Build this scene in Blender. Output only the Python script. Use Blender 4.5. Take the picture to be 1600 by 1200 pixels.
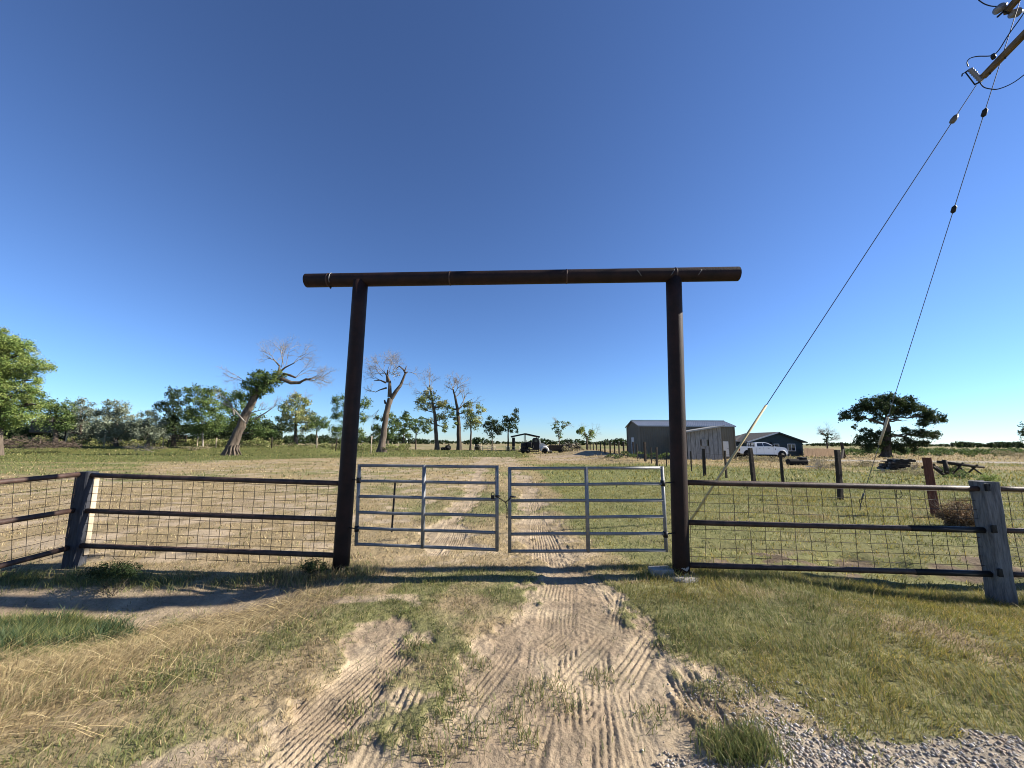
import bpy, math, random, os
import numpy as np
from mathutils import Vector, Matrix

# ------------------------------------------------------------------ camera, sky, sun, exposure
scene = bpy.context.scene
for o in list(bpy.data.objects):
    bpy.data.objects.remove(o)
F = 604.0                      # focal length in photo pixels (1600 wide)
PITCH = math.radians(8.68)
ROLL = math.radians(0.35)
EYE = Vector((0, 0, 1.85))
_f = Vector((0, math.cos(PITCH), math.sin(PITCH)))
_r0 = Vector((1, 0, 0)); _u0 = Vector((0, -math.sin(PITCH), math.cos(PITCH)))
_r = _r0 * math.cos(ROLL) + _u0 * math.sin(ROLL)
_u = -_r0 * math.sin(ROLL) + _u0 * math.cos(ROLL)
cam_data = bpy.data.cameras.new('camera')
cam_data.sensor_fit = 'HORIZONTAL'; cam_data.sensor_width = 36
cam_data.lens = F / 1600 * 36
cam_data.clip_start = 0.05; cam_data.clip_end = 12000
cam = bpy.data.objects.new('camera', cam_data)
scene.collection.objects.link(cam)
M = Matrix(((_r.x, _u.x, -_f.x, EYE.x), (_r.y, _u.y, -_f.y, EYE.y), (_r.z, _u.z, -_f.z, EYE.z), (0, 0, 0, 1)))
cam.matrix_world = M
scene.camera = cam

SUN_EL = math.radians(30)
SUN_AZ = math.radians(90 - 2.6)           # clockwise from +Y: almost due right, a little behind the gate
world = bpy.data.worlds.new('World'); scene.world = world; world.use_nodes = True
nt = world.node_tree; nt.nodes.clear()
sky = nt.nodes.new('ShaderNodeTexSky'); sky.sky_type = 'NISHITA'; sky.sun_disc = False
sky.sun_elevation = SUN_EL; sky.sun_rotation = SUN_AZ
sky.altitude = 1500; sky.air_density = 1.2; sky.dust_density = 0.0; sky.ozone_density = 10.0
bg = nt.nodes.new('ShaderNodeBackground'); bg.inputs['Strength'].default_value = 0.053
wo = nt.nodes.new('ShaderNodeOutputWorld')
hs = nt.nodes.new('ShaderNodeHueSaturation'); hs.inputs['Saturation'].default_value = 0.92; hs.inputs['Hue'].default_value = .499
gm = nt.nodes.new('ShaderNodeGamma'); gm.inputs['Gamma'].default_value = 1.18
nt.links.new(sky.outputs[0], gm.inputs[0]); nt.links.new(gm.outputs[0], hs.inputs['Color']); nt.links.new(hs.outputs[0], bg.inputs[0]); nt.links.new(bg.outputs[0], wo.inputs[0])
sl = bpy.data.lights.new('sun', 'SUN'); sl.energy = 5.0; sl.angle = math.radians(0.5); sl.color = (1.0, 0.93, 0.82)
sun = bpy.data.objects.new('sun', sl); scene.collection.objects.link(sun)
sdir = Vector((math.cos(SUN_EL) * math.sin(SUN_AZ), math.cos(SUN_EL) * math.cos(SUN_AZ), math.sin(SUN_EL)))
sun.rotation_euler = sdir.to_track_quat('Z', 'Y').to_euler()
sun.location = sdir * 60
vs = scene.view_settings
vs.view_transform = 'Standard'; vs.look = 'None'; vs.gamma = 1; vs.use_curve_mapping = False
vs.exposure = 1.25
scene.render.engine = 'CYCLES'
scene.cycles.filter_width = 1.0
scene.render.resolution_x = 1024; scene.render.resolution_y = 768

# ------------------------------------------------------------------ helpers
rnd = random.Random(7)
rng = np.random.default_rng(11)
COL = scene.collection

def ray(px, py):
    return _f + _r * ((px - 800) / F) + _u * ((600 - py) / F)
def at(px, py, Y):
    d = ray(px, py); return EYE + d * (Y / d.y)
def proj(p):
    d = Vector(p) - EYE; z = d.dot(_f)
    return (800 + F * d.dot(_r) / z, 600 - F * d.dot(_u) / z)
def mpp(Y):            # metres per photo pixel at depth Y
    return Y / F

def _hash(ix, iy, seed):
    n = (ix.astype(np.int64) * 374761393 + iy.astype(np.int64) * 668265263 + seed * 1442695041) & 0xffffffff
    n = ((n ^ (n >> 13)) * 1274126177) & 0xffffffff
    return ((n ^ (n >> 16)) & 0xffff) / 65535.0
def vnoise(x, y, seed=0):
    x = np.asarray(x, float); y = np.asarray(y, float)
    ix = np.floor(x); iy = np.floor(y); fx = x - ix; fy = y - iy
    fx = fx * fx * (3 - 2 * fx); fy = fy * fy * (3 - 2 * fy)
    a = _hash(ix, iy, seed); b = _hash(ix + 1, iy, seed); c = _hash(ix, iy + 1, seed); d = _hash(ix + 1, iy + 1, seed)
    return (a * (1 - fx) + b * fx) * (1 - fy) + (c * (1 - fx) + d * fx) * fy
def fbm(x, y, seed=0, oct=4):
    s = 0; a = 0.5; t = 0
    x = np.asarray(x, float); y = np.asarray(y, float)
    for k in range(oct):
        s = s + a * vnoise(x, y, seed + k * 17); t += a; a *= .5
        x, y = x * 1.93 + y * .4 + 11.3, y * 1.93 - x * .4 + 5.7
    return s / t
def S(a, b, x):
    t = np.clip((np.asarray(x, float) - a) / (b - a), 0, 1); return t * t * (3 - 2 * t)
def lerp(a, b, t): return a + (b - a) * t

def link(o, parent=None):
    COL.objects.link(o)
    if parent is not None:
        o.parent = parent
        o.matrix_parent_inverse = Matrix.Translation(-parent.location) if not parent.rotation_euler.z else parent.matrix_basis.inverted()
    return o
def tag(o, label=None, cat=None, group=None, kind=None):
    if label: o['label'] = label
    if cat: o['category'] = cat
    if group: o['group'] = group
    if kind: o['kind'] = kind
    return o
def empty(name, loc, label, cat, group=None):
    o = bpy.data.objects.new(name, None); o.location = loc; o.empty_display_size = .2
    COL.objects.link(o); return tag(o, label, cat, group)

class MB:
    """collects shapes in world coordinates and links them as one mesh object"""
    def __init__(s): s.v = []; s.f = []; s.sm = []
    def add(s, vs, fs, smooth=False):
        n = len(s.v); s.v += [tuple(v) for v in vs]
        s.f += [tuple(i + n for i in f) for f in fs]; s.sm += [smooth] * len(fs); return s
    def box(s, c, size, rz=0, axes=None, jit=0):
        hx, hy, hz = size[0] / 2, size[1] / 2, size[2] / 2
        if axes is None:
            ax = Vector((math.cos(rz), math.sin(rz), 0)); ay = Vector((-math.sin(rz), math.cos(rz), 0)); az = Vector((0, 0, 1))
        else: ax, ay, az = axes
        c = Vector(c); b = min(hx, hy, hz) * .18; vs = []
        pts = []
        # chamfered box: 24 verts
        for sx in (-1, 1):
            for sy in (-1, 1):
                for sz in (-1, 1):
                    for k in range(3):
                        q = [sx * hx, sy * hy, sz * hz]
                        for m in range(3):
                            if m != k: q[m] -= (sx, sy, sz)[m] * b
                        pts.append(q)
        j = lambda: rnd.uniform(-jit, jit)
        vs = [c + ax * (q[0] + j()) + ay * (q[1] + j()) + az * (q[2] + j()) for q in pts]
        I = lambda sx, sy, sz, k: (((sx > 0) * 2 + (sy > 0)) * 2 + (sz > 0)) * 3 + k
        fs = []
        for k in range(3):
            for sg in (-1, 1):
                q = []
                for a, bb in ((-1, -1), (1, -1), (1, 1), (-1, 1)):
                    t = [0, 0, 0]; t[k] = sg; t[(k + 1) % 3] = a; t[(k + 2) % 3] = bb
                    q.append(I(*t, k))
                fs.append(q if sg > 0 else q[::-1])
        for k in range(3):                       # edge chamfers
            a1, a2 = (k + 1) % 3, (k + 2) % 3
            for s1 in (-1, 1):
                for s2 in (-1, 1):
                    t0 = [0, 0, 0]; t1 = [0, 0, 0]
                    t0[k] = -1; t1[k] = 1
                    t0[a1] = t1[a1] = s1; t0[a2] = t1[a2] = s2
                    q = [I(*t0, a1), I(*t1, a1), I(*t1, a2), I(*t0, a2)]
                    fs.append(q if s1 * s2 < 0 else q[::-1])
        for sx in (-1, 1):
            for sy in (-1, 1):
                for sz in (-1, 1):
                    q = [I(sx, sy, sz, 0), I(sx, sy, sz, 1), I(sx, sy, sz, 2)]
                    fs.append(q if sx * sy * sz > 0 else q[::-1])
        return s.add(vs, fs)
    def beam(s, p0, p1, w, h, up=(0, 0, 1), jit=0):
        p0 = Vector(p0); p1 = Vector(p1); d = p1 - p0; L = d.length; d.normalize()
        x = d.cross(Vector(up))
        if x.length < 1e-4: x = Vector((1, 0, 0))
        x.normalize(); z = x.cross(d).normalized()
        return s.box((p0 + p1) / 2, (w, L, h), axes=(x, d, z), jit=jit)
    def tube(s, pts, r, n=8, cap=True, smooth=True, rough=0.):
        pts = [Vector(p) for p in pts]
        if not hasattr(r, '__len__'): r = [r] * len(pts)
        rings = []; prev = None; vs = []; fs = []; rib = [rnd.uniform(-1, 1) for _ in range(n)]
        for i, p in enumerate(pts):
            d = (pts[min(i + 1, len(pts) - 1)] - pts[max(i - 1, 0)])
            if d.length < 1e-9: d = Vector((0, 0, 1))
            d.normalize()
            if prev is None:
                a = d.cross(Vector((0, 0, 1)))
                if a.length < 1e-3: a = Vector((1, 0, 0))
            else: a = prev - d * prev.dot(d)
            a.normalize(); b = d.cross(a); prev = a
            for k in range(n):
                t = 2 * math.pi * k / n
                vs.append(p + (a * math.cos(t) + b * math.sin(t)) * r[i] * (1 + rough * (rib[k] * .7 + rnd.uniform(-.5, .5)) if rough else 1))
        for i in range(len(pts) - 1):
            for k in range(n):
                k2 = (k + 1) % n
                fs.append((i * n + k, i * n + k2, (i + 1) * n + k2, (i + 1) * n + k))
        s.add(vs, fs, smooth)
        if cap and n > 3:
            m = len(s.v) - len(vs)
            s.f.append(tuple(m + k for k in range(n))[::-1]); s.sm.append(False)
            e = m + (len(pts) - 1) * n
            s.f.append(tuple(e + k for k in range(n))); s.sm.append(False)
        return s
    def lathe(s, c, axis, prof, n=16):
        """prof: list of (offset along axis, radius)"""
        c = Vector(c); axis = Vector(axis).normalized()
        return s.tube([c + axis * a for a, r in prof], [r for a, r in prof], n)
    def prism(s, poly, to3, thick):
        """poly 2-D outline; to3(u,v,w) -> 3-D ; w in (-thick/2, thick/2)"""
        n = len(poly)
        vs = [to3(u, v, -thick / 2) for u, v in poly] + [to3(u, v, thick / 2) for u, v in poly]
        fs = [tuple(range(n))[::-1], tuple(range(n, 2 * n))] + [(i, (i + 1) % n, n + (i + 1) % n, n + i) for i in range(n)]
        return s.add(vs, fs)
    def build(s, name, mat, parent=None):
        me = bpy.data.meshes.new(name); me.from_pydata(s.v, [], s.f)
        me.polygons.foreach_set('use_smooth', s.sm); me.materials.append(mat); me.update()
        o = bpy.data.objects.new(name, me)
        return link(o, parent)

def np_mesh(name, V, faces_idx, nper, mat, parent=None, col=None, smooth=False):
    """fast mesh from numpy: V (n,3); faces_idx flat loop indices; nper verts per face (array)"""
    me = bpy.data.meshes.new(name)
    me.vertices.add(len(V)); me.vertices.foreach_set('co', np.ascontiguousarray(V, dtype=np.float32).ravel())
    me.loops.add(len(faces_idx)); me.loops.foreach_set('vertex_index', np.ascontiguousarray(faces_idx, dtype=np.int32))
    nper = np.asarray(nper, dtype=np.int32)
    st = np.concatenate(([0], np.cumsum(nper)[:-1])).astype(np.int32)
    me.polygons.add(len(nper)); me.polygons.foreach_set('loop_start', st)
    try: me.polygons.foreach_set('loop_total', nper)
    except Exception: pass
    if smooth: me.polygons.foreach_set('use_smooth', np.ones(len(nper), dtype=bool))
    me.update(calc_edges=True)
    if col is not None:
        a = me.attributes.new('col', 'FLOAT_COLOR', 'POINT')
        c4 = np.ones((len(V), 4), dtype=np.float32); c4[:, :3] = col
        a.data.foreach_set('color', c4.ravel())
    me.materials.append(mat)
    o = bpy.data.objects.new(name, me)
    return link(o, parent)

# ------------------------------------------------------------------ materials
def mat(name, color, rough=.8, metal=0., var=.25, scale=4., bump=0., bscale=None, color2=None, stretch=None, spec=.3, detail=6):
    m = bpy.data.materials.new(name); m.use_nodes = True; n = m.node_tree; b = n.nodes['Principled BSDF']
    b.inputs['Roughness'].default_value = rough; b.inputs['Metallic'].default_value = metal
    b.inputs['Specular IOR Level'].default_value = spec
    tc = n.nodes.new('ShaderNodeTexCoord'); src = tc.outputs['Object']
    if stretch:
        mp = n.nodes.new('ShaderNodeMapping'); mp.inputs['Scale'].default_value = stretch
        n.links.new(src, mp.inputs[0]); src = mp.outputs[0]
    nz = n.nodes.new('ShaderNodeTexNoise'); nz.inputs['Scale'].default_value = scale; nz.inputs['Detail'].default_value = detail
    nz.inputs['Roughness'].default_value = .65
    n.links.new(src, nz.inputs['Vector'])
    cr = n.nodes.new('ShaderNodeValToRGB')
    c = Vector(color); c2 = Vector(color2) if color2 else c * (1 + var)
    c1 = c * (1 - var) if not color2 else c
    cr.color_ramp.elements[0].position = .32; cr.color_ramp.elements[1].position = .68
    cr.color_ramp.elements[0].color = (*c1, 1); cr.color_ramp.elements[1].color = (*c2, 1)
    n.links.new(nz.outputs['Fac'], cr.inputs[0]); n.links.new(cr.outputs[0], b.inputs['Base Color'])
    if bump:
        n2 = n.nodes.new('ShaderNodeTexNoise'); n2.inputs['Scale'].default_value = bscale or scale * 4; n2.inputs['Detail'].default_value = 5
        n.links.new(src, n2.inputs['Vector'])
        bp = n.nodes.new('ShaderNodeBump'); bp.inputs['Strength'].default_value = bump; bp.inputs['Distance'].default_value = .02
        n.links.new(n2.outputs['Fac'], bp.inputs['Height']); n.links.new(bp.outputs[0], b.inputs['Normal'])
    return m
def leafmat(name, trans=.35, rough=.7):
    m = bpy.data.materials.new(name); m.use_nodes = True; n = m.node_tree; n.nodes.clear()
    at_ = n.nodes.new('ShaderNodeAttribute'); at_.attribute_name = 'col'
    d = n.nodes.new('ShaderNodeBsdfPrincipled'); d.inputs['Roughness'].default_value = rough; d.inputs['Specular IOR Level'].default_value = .25
    t = n.nodes.new('ShaderNodeBsdfTranslucent'); mx = n.nodes.new('ShaderNodeMixShader'); mx.inputs[0].default_value = trans
    out = n.nodes.new('ShaderNodeOutputMaterial')
    n.links.new(at_.outputs['Color'], d.inputs['Base Color']); n.links.new(at_.outputs['Color'], t.inputs['Color'])
    n.links.new(d.outputs[0], mx.inputs[1]); n.links.new(t.outputs[0], mx.inputs[2]); n.links.new(mx.outputs[0], out.inputs[0])
    return m
LEAF = leafmat('leaf', .32)
GRASS = leafmat('grass_blade', .36, .6)
RUST = mat('rusty_dark_pipe', (.010, .006, .005), .62, .0, scale=5, color2=(.026, .012, .009), bump=.25, bscale=60, spec=.2)
RUSTRAIL = mat('rusty_rail_pipe', (.022, .013, .010), .6, 0, scale=7, color2=(.085, .05, .038), bump=.2, bscale=70)
GALV = mat('galvanised_steel', (.13, .133, .136), .55, .25, scale=18, color2=(.22, .224, .228), bump=.05, bscale=90, spec=.5)
WIREM = mat('fence_wire', (.03, .022, .018), .7, .2, scale=9, color2=(.08, .06, .045))
WOODGREY = mat('weathered_grey_wood', (.06, .06, .062), .9, 0, scale=3, color2=(.19, .187, .185), stretch=(9, 9, 1.2), bump=.5, bscale=7)
WOODDARK = mat('dark_old_wood', (.018, .014, .011), .92, 0, scale=3, color2=(.06, .045, .034), stretch=(9, 9, 1.2), bump=.5, bscale=7)
WOODRED = mat('reddish_old_wood', (.075, .026, .016), .9, 0, scale=3, color2=(.17, .065, .04), stretch=(9, 9, 1.2), bump=.5, bscale=7)
WOODTAN = mat('tan_board_wood', (.15, .095, .055), .85, 0, scale=2, color2=(.27, .18, .105), stretch=(6, 6, .8), bump=.3, bscale=6)
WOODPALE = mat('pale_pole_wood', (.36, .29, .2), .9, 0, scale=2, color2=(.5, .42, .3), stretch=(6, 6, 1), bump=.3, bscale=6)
CONC = mat('concrete', (.27, .255, .235), .9, 0, var=.2, scale=9, bump=.4, bscale=40)
BARK = mat('grey_brown_bark', (.045, .034, .026), .95, 0, scale=1.2, color2=(.16, .125, .095), stretch=(3, 3, .5), bump=1.0, bscale=3)
BARKDARK = mat('dark_bark', (.035, .028, .02), .95, 0, scale=1.5, color2=(.10, .08, .06), stretch=(3, 3, .5), bump=.8, bscale=3)
TWIG = mat('pale_dead_twig', (.24, .21, .175), .9, 0, var=.25, scale=3)
BLACKM = mat('black_metal', (.012, .012, .013), .55, .2, var=.3, scale=8)
RUBBER = mat('black_rubber', (.012, .012, .012), .8, 0, var=.3, scale=10)
WHITEP = mat('white_car_paint', (.78, .79, .80), .25, 0, var=.02, scale=3, spec=.5)
GLASSD = mat('dark_window_glass', (.012, .014, .017), .08, 0, var=.2, scale=2, spec=.6)
CHROME = mat('bright_metal', (.6, .6, .62), .25, .9, var=.1, scale=8)
# ------------------------------------------------------------------ terrain
def tracks():
    """tyre tracks: (x0,y0,x1,y1,width,depth,seed)"""
    g = lambda px, py: (lambda d: (EYE + d * (-EYE.z / d.z)).xy)(ray(px, py))
    L = []
    for a, b, w, dp in (((892, 975), (915, 1240), .30, .016), ((905, 985), (745, 1110), .28, .012), ((1030, 985), (905, 1150), .27, .013),
                        ((1035, 1005), (1120, 1160), .26, .014), ((835, 990), (812, 1150), .2, .010), ((650, 985), (380, 1260), .34, .016),
                        ((690, 985), (560, 1260), .26, .012), ((880, 905), (870, 985), .42, .010), ((945, 900), (1010, 990), .40, .010),
                        ((965, 1060), (1010, 1260), .3, .010), ((1085, 1010), (1150, 1120), .22, .012), ((800, 1000), (690, 1150), .2, .010), ((930, 1000), (955, 1240), .2, .012), ((600, 1010), (330, 1230), .24, .012), ((770, 1170), (960, 985), .22, .010), ((985, 905), (960, 985), .24, .010), ((850, 1085), (780, 1260), .24, .010)):
        p = g(*a); q = g(*b); L.append((p.x, p.y, q.x, q.y, w, dp))
    for x0, y0, x1, y1 in ((-1.3, 6.2, -1.6, 14), (.75, 6.2, .65, 14), (-1.05, 6.3, -1.2, 13), (.45, 6.2, .85, 13), (-.4, 6.6, .5, 9)):
        L.append((x0, y0, x1, y1, .3, .012))
    return L
TRK = tracks()
def ruts(x, y):
    """soft mask of the two wheel ruts of the drive"""
    n = fbm(x * 1.1, y * .8, 3) - .5
    n2 = fbm(x * 4, y * 4, 5) - .5
    cl = -1.2 - .03 * (y - 3) - .03 * np.clip(y - 20, 0, 60); cr = .72 - .012 * (y - 3) - .02 * np.clip(y - 20, 0, 60)
    hl = lerp(.40, .5, S(3, 9, y)); hr = lerp(.98, .52, S(3.3, 5.4, y)); cr = cr - .22 * (1 - S(3, 4.6, y))
    w = n * .9 + n2 * .45 + .5 * (fbm(x * 9, y * 9, 6, 2) - .5)
    a = 1 - S(-.22, .22, np.abs(x - cl) - hl + w + .75 * S(4.1, 4.9, y) * (1 - S(6.6, 7.6, y)) + .18 * S(7, 9, y)); b = 1 - S(-.22, .22, np.abs(x - cr) - hr + w + .15 * S(5.5, 7, y))
    r = np.maximum(a, b)
    far = 1 - S(-.8, .8, np.abs(x - (cl + cr) / 2) - 2.0 + n * 2.0)
    r = lerp(r, far, S(24, 42, y)) * (1 - S(85, 100, y))
    return r
def H(x, y, fine=True):
    x = np.asarray(x, float); y = np.asarray(y, float)
    z = -.34 * S(-1.9, -4.0, x) * np.exp(-((y - 4.9) / 1.0) ** 2)
    z = z - .34 * S(2.8, 6.8, x) * np.exp(-((y - 6.2) / 1.5) ** 2)
    z = z + .85 * S(.40, .50, -x / np.maximum(y, 1.)) * S(53, 65, y) * (1 - S(150, 260, y))
    z = z + .55 * np.exp(-((x - 11.2) / 2.6) ** 2 - ((y - 42) / 6) ** 2)
    z = z + .85 * S(46, 58, y) * np.exp(-((x - 11.5) / 4.5) ** 2) * (1 - S(59, 72, y))
    z = z + .10 * (fbm(x / 5, y / 5, 21) - .5) * S(7.5, 14, y)
    z = z + .06 * (fbm(x / 1.4, y / 1.4, 22) - .5) * (.5 + .9 * S(2.4, 3.5, x) + .5 * S(-2, -3, x))
    z = z + .34 * (fbm(x / .9, y / .45, 24) - .5) * S(2.6, 3.4, x) * np.exp(-((y - 7.0) / .8) ** 2)
    z = z + 1.0 * (fbm(x / 70, y / 70, 23) - .5) * S(90, 260, y)
    if fine:
        r = ruts(x, y)
        z = z - .035 * r * (1 - S(20, 30, y))
        z = z + (.018 * (fbm(x * 5, y * 5, 31, 3) - .5) + .008 * (fbm(x * 19, y * 19, 33, 2) - .5)) * (1 - S(14, 30, y))
    return z
def tread(x, y):
    z = np.zeros_like(x); on = np.zeros_like(x)
    for i, (x0, y0, x1, y1, w, dp) in enumerate(TRK):
        dx, dy = x1 - x0, y1 - y0; L = math.hypot(dx, dy); dx /= L; dy /= L
        s = (x - x0) * dx + (y - y0) * dy
        u = -(x - x0) * dy + (y - y0) * dx + .03 * np.sin(s * 1.3 + i) + .022 * (fbm(x * 3.1, y * 3.1, 40 + i, 2) - .5)
        m = (1 - S(w / 2 - .02, w / 2 + .012, np.abs(u))) * S(0, .25, s) * (1 - S(L - .3, L, s))
        if not np.any(m > 0): continue
        m = m * S(.24, .46, fbm(x * 2.2, y * 2.2, 50 + i))
        rim = np.exp(-((np.abs(u) - w / 2 - .015) / .018) ** 2) * S(0, .25, s) * (1 - S(L - .3, L, s))
        per = (.048, .041, .055, .044)[i % 4]
        rib = np.clip(np.sin(2 * np.pi * u / per) * 1.7, -1, 1)
        lug = np.sin(2 * np.pi * (s / .05 + np.abs(u) * 9)) * (np.abs(u) > w * .28)
        zz = -dp * .45 + (dp * .42 * rib + dp * .24 * lug) * (.5 + 1.0 * fbm(x * 3, y * 3, 58))
        z = z * (1 - m) + zz * m + rim * dp * .35 * (1 - m)
        on = np.maximum(on, m)
    return z, on
def cover(x, y):
    """dirt 0..1, green 0..1 (else straw), blade length (m), density 0..1"""
    x = np.asarray(x, float); y = np.asarray(y, float)
    r = ruts(x, y)
    n1 = fbm(x * .7, y * .7, 61); n2 = fbm(x * 2.3, y * 2.3, 62); n3 = fbm(x / 6, y / 4, 63); n4 = fbm(x * 6, y * 6, 64, 2)
    near = 1 - S(5.7, 6.3, y)
    R = S(1.3, 2.0, x + (n1 - .5) * 1.2); Lf = S(-1.4, -2.2, x + (n1 - .5) * 1.0)
    # --- road side of the fence
    gN = .60 + 1.5 * (n1 - .47) + .8 * (n2 - .5)
    gN = gN + R * .22 + .30 * S(4.8, 5.8, y) * R
    gN = gN - .04 * Lf
    straw_bank = np.exp(-((x + 3.55 + (y - 4) * -.35) / .75) ** 2) * near * S(2.0, 2.8, y)
    gN = gN - .75 * straw_bank
    weed = (1 - S(.75, 1.05, np.hypot((x + 5.5) / 1.35, (y - 4.55) / .62) + (n2 - .5) * .7))
    gN = np.maximum(gN, weed)
    mid = np.exp(-((x + .42) / .28) ** 2) * (1 - S(4.4, 5.4, y))
    gN = gN + .25 * mid
    dirtN = np.clip(r * 1.0 + S(.56, .74, fbm(x * 1.6, y * 1.6, 66)) * .75 * (1 - R * .75), 0, 1)
    edge = .75 * np.exp(-(((x - 1.68) - (3.4 - y) * .5) / .30) ** 2) * (1 - S(3.5, 4.0, y)) * S(.3, .55, n1 + .1)
    dirtN = np.clip(dirtN + edge * .9, 0, 1)
    hollow = S(-2.2, -3.2, x) * np.exp(-((y - 5.45) / .42) ** 2)
    dirtN = np.clip(dirtN + hollow * .95 * (1 - weed), 0, 1)
    shoulder = 1 - S(-.08, .12, y - 2.60 - .035 * x - .30 * np.exp(-((x - 1.75) / .42) ** 2) + (n2 - .5) * .5 + (n4 - .5) * .3 + 1.2 * (1 - S(.3, 1.0, x)))
    dirtN = np.maximum(dirtN, shoulder)
    # --- field side
    right = S(.8, 1.9, x + (n1 - .5) * 1.6 - .02 * y)
    gF = .34 + 1.3 * (n3 - .5) + .8 * (n1 - .5)
    gF = gF + right * .72 * (1 - S(26, 40, y)) - .10 * S(-1, -3, x) * S(6, 9, y) * (1 - S(20, 30, y))
    strip = S(-.86, -1.0, x / np.maximum(y, 1)) * S(20, 22, y) * (1 - S(31, 33, y))
    gF = gF + .6 * strip
    lawn_edge = lerp(34., 51., S(-34, -16, x)) + (n3 - .5) * 5
    lawn = S(-1.5, 1.5, y - lawn_edge) * (1 - S(1, 4, x)) * (1 - S(92, 105, y))
    gF = lerp(gF, .85 + .5 * (n3 - .5), lawn)
    rf = S(16, 22, x) * S(20, 32, y + (n3 - .5) * 14)
    gF = gF - .45 * rf * (1 - S(.55, .7, n3))
    gF = gF - .5 * S(2, 4, x) * S(34, 40, y) * (1 - S(60, 75, y)) * (1 - S(14, 18, x))
    gF = lerp(gF, .45 + .9 * (fbm(x / 60, y / 30, 71) - .4), S(105, 130, y))
    tan = S(-1.5, -3, x) * S(6.0, 6.8, y) * (1 - lawn) * (1 - strip)
    dirtF = np.clip(r * (.55 + .45 * S(.35, .6, n2)) + .55 * tan * S(.40, .62, n1 * .6 + n2 * .4) + .3 * S(.5, .7, n2) * (1 - right), 0, 1)
    dark_patch = S(2.6, 3.4, x) * np.exp(-((y - 6.9) / .7) ** 2) * S(.46, .6, fbm(x * 1.3, y * 2.6, 68)) * (1 - near)  # darker patches of bare ground behind the right rails
    dirtF = np.clip(dirtF + dark_patch, 0, 1)
    gate = np.exp(-((y - 6.8) / 1.2) ** 2) * (1 - S(1.2, 2.0, np.abs(x + .1)))
    dirtF = np.clip(dirtF + .30 * gate * n2 * 2, 0, 1)
    soil = S(1.5, 4, x) * (1 - S(14, 20, x)) * S(38, 44, y) * (1 - S(62, 74, y)) * S(.4, .6, n3 + .1)
    dirtF = np.clip(dirtF + .7 * soil, 0, 1)
    road2 = np.exp(-((y - 47 + .18 * (x - 42)) / 3.0) ** 2) * S(30, 33, x) * (1 - S(60, 66, x))
    g = lerp(gF, gN, near); dirt = lerp(dirtF, dirtN, near)
    dirt = np.maximum(dirt * (1 - .9 * lawn * (1 - near)), road2)
    g = np.clip(g, 0, 1)
    ln = lerp(.042, .034, near) + .014 * R * near + .02 * n4
    ln = ln + .09 * np.exp(-((y - 5.85) / .22) ** 2) * S(.3, .6, n2 + .1) * S(1.4, 2.2, np.abs(x))
    ln = ln + .10 * weed + .05 * straw_bank
    ln = ln + .02 * S(6, 9, x) * S(7, 10, y)
    cl_ = S(.36, .60, fbm(x * 6.5, y * 6.5, 67, 3) + .10 * R * near + .12 * (g - .4))
    dens = np.clip(1 - 1.05 * dirt, 0, 1) * lerp(.35 + 1.0 * n2, 1.0, .3) * lerp(.30, 1.35, np.maximum(cl_, np.maximum(weed, straw_bank) * .8))
    return dict(dirt=dirt, green=g, ln=ln, dens=dens, lawn=lawn, weed=weed, bank=straw_bank, shoulder=shoulder, road2=road2, dark_patch=dark_patch, n1=n1, n2=n2, n3=n3)

def gz(x, y): return float(H(np.array([x]), np.array([y]))[0])
def gp(px, py):
    """ground point seen at a photo pixel"""
    d = ray(px, py); z = 0.
    for _ in range(12):
        p = EYE + d * ((z - EYE.z) / d.z); z = .5 * z + .5 * gz(p.x, p.y)
    return Vector((p.x, p.y, gz(p.x, p.y)))

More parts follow.
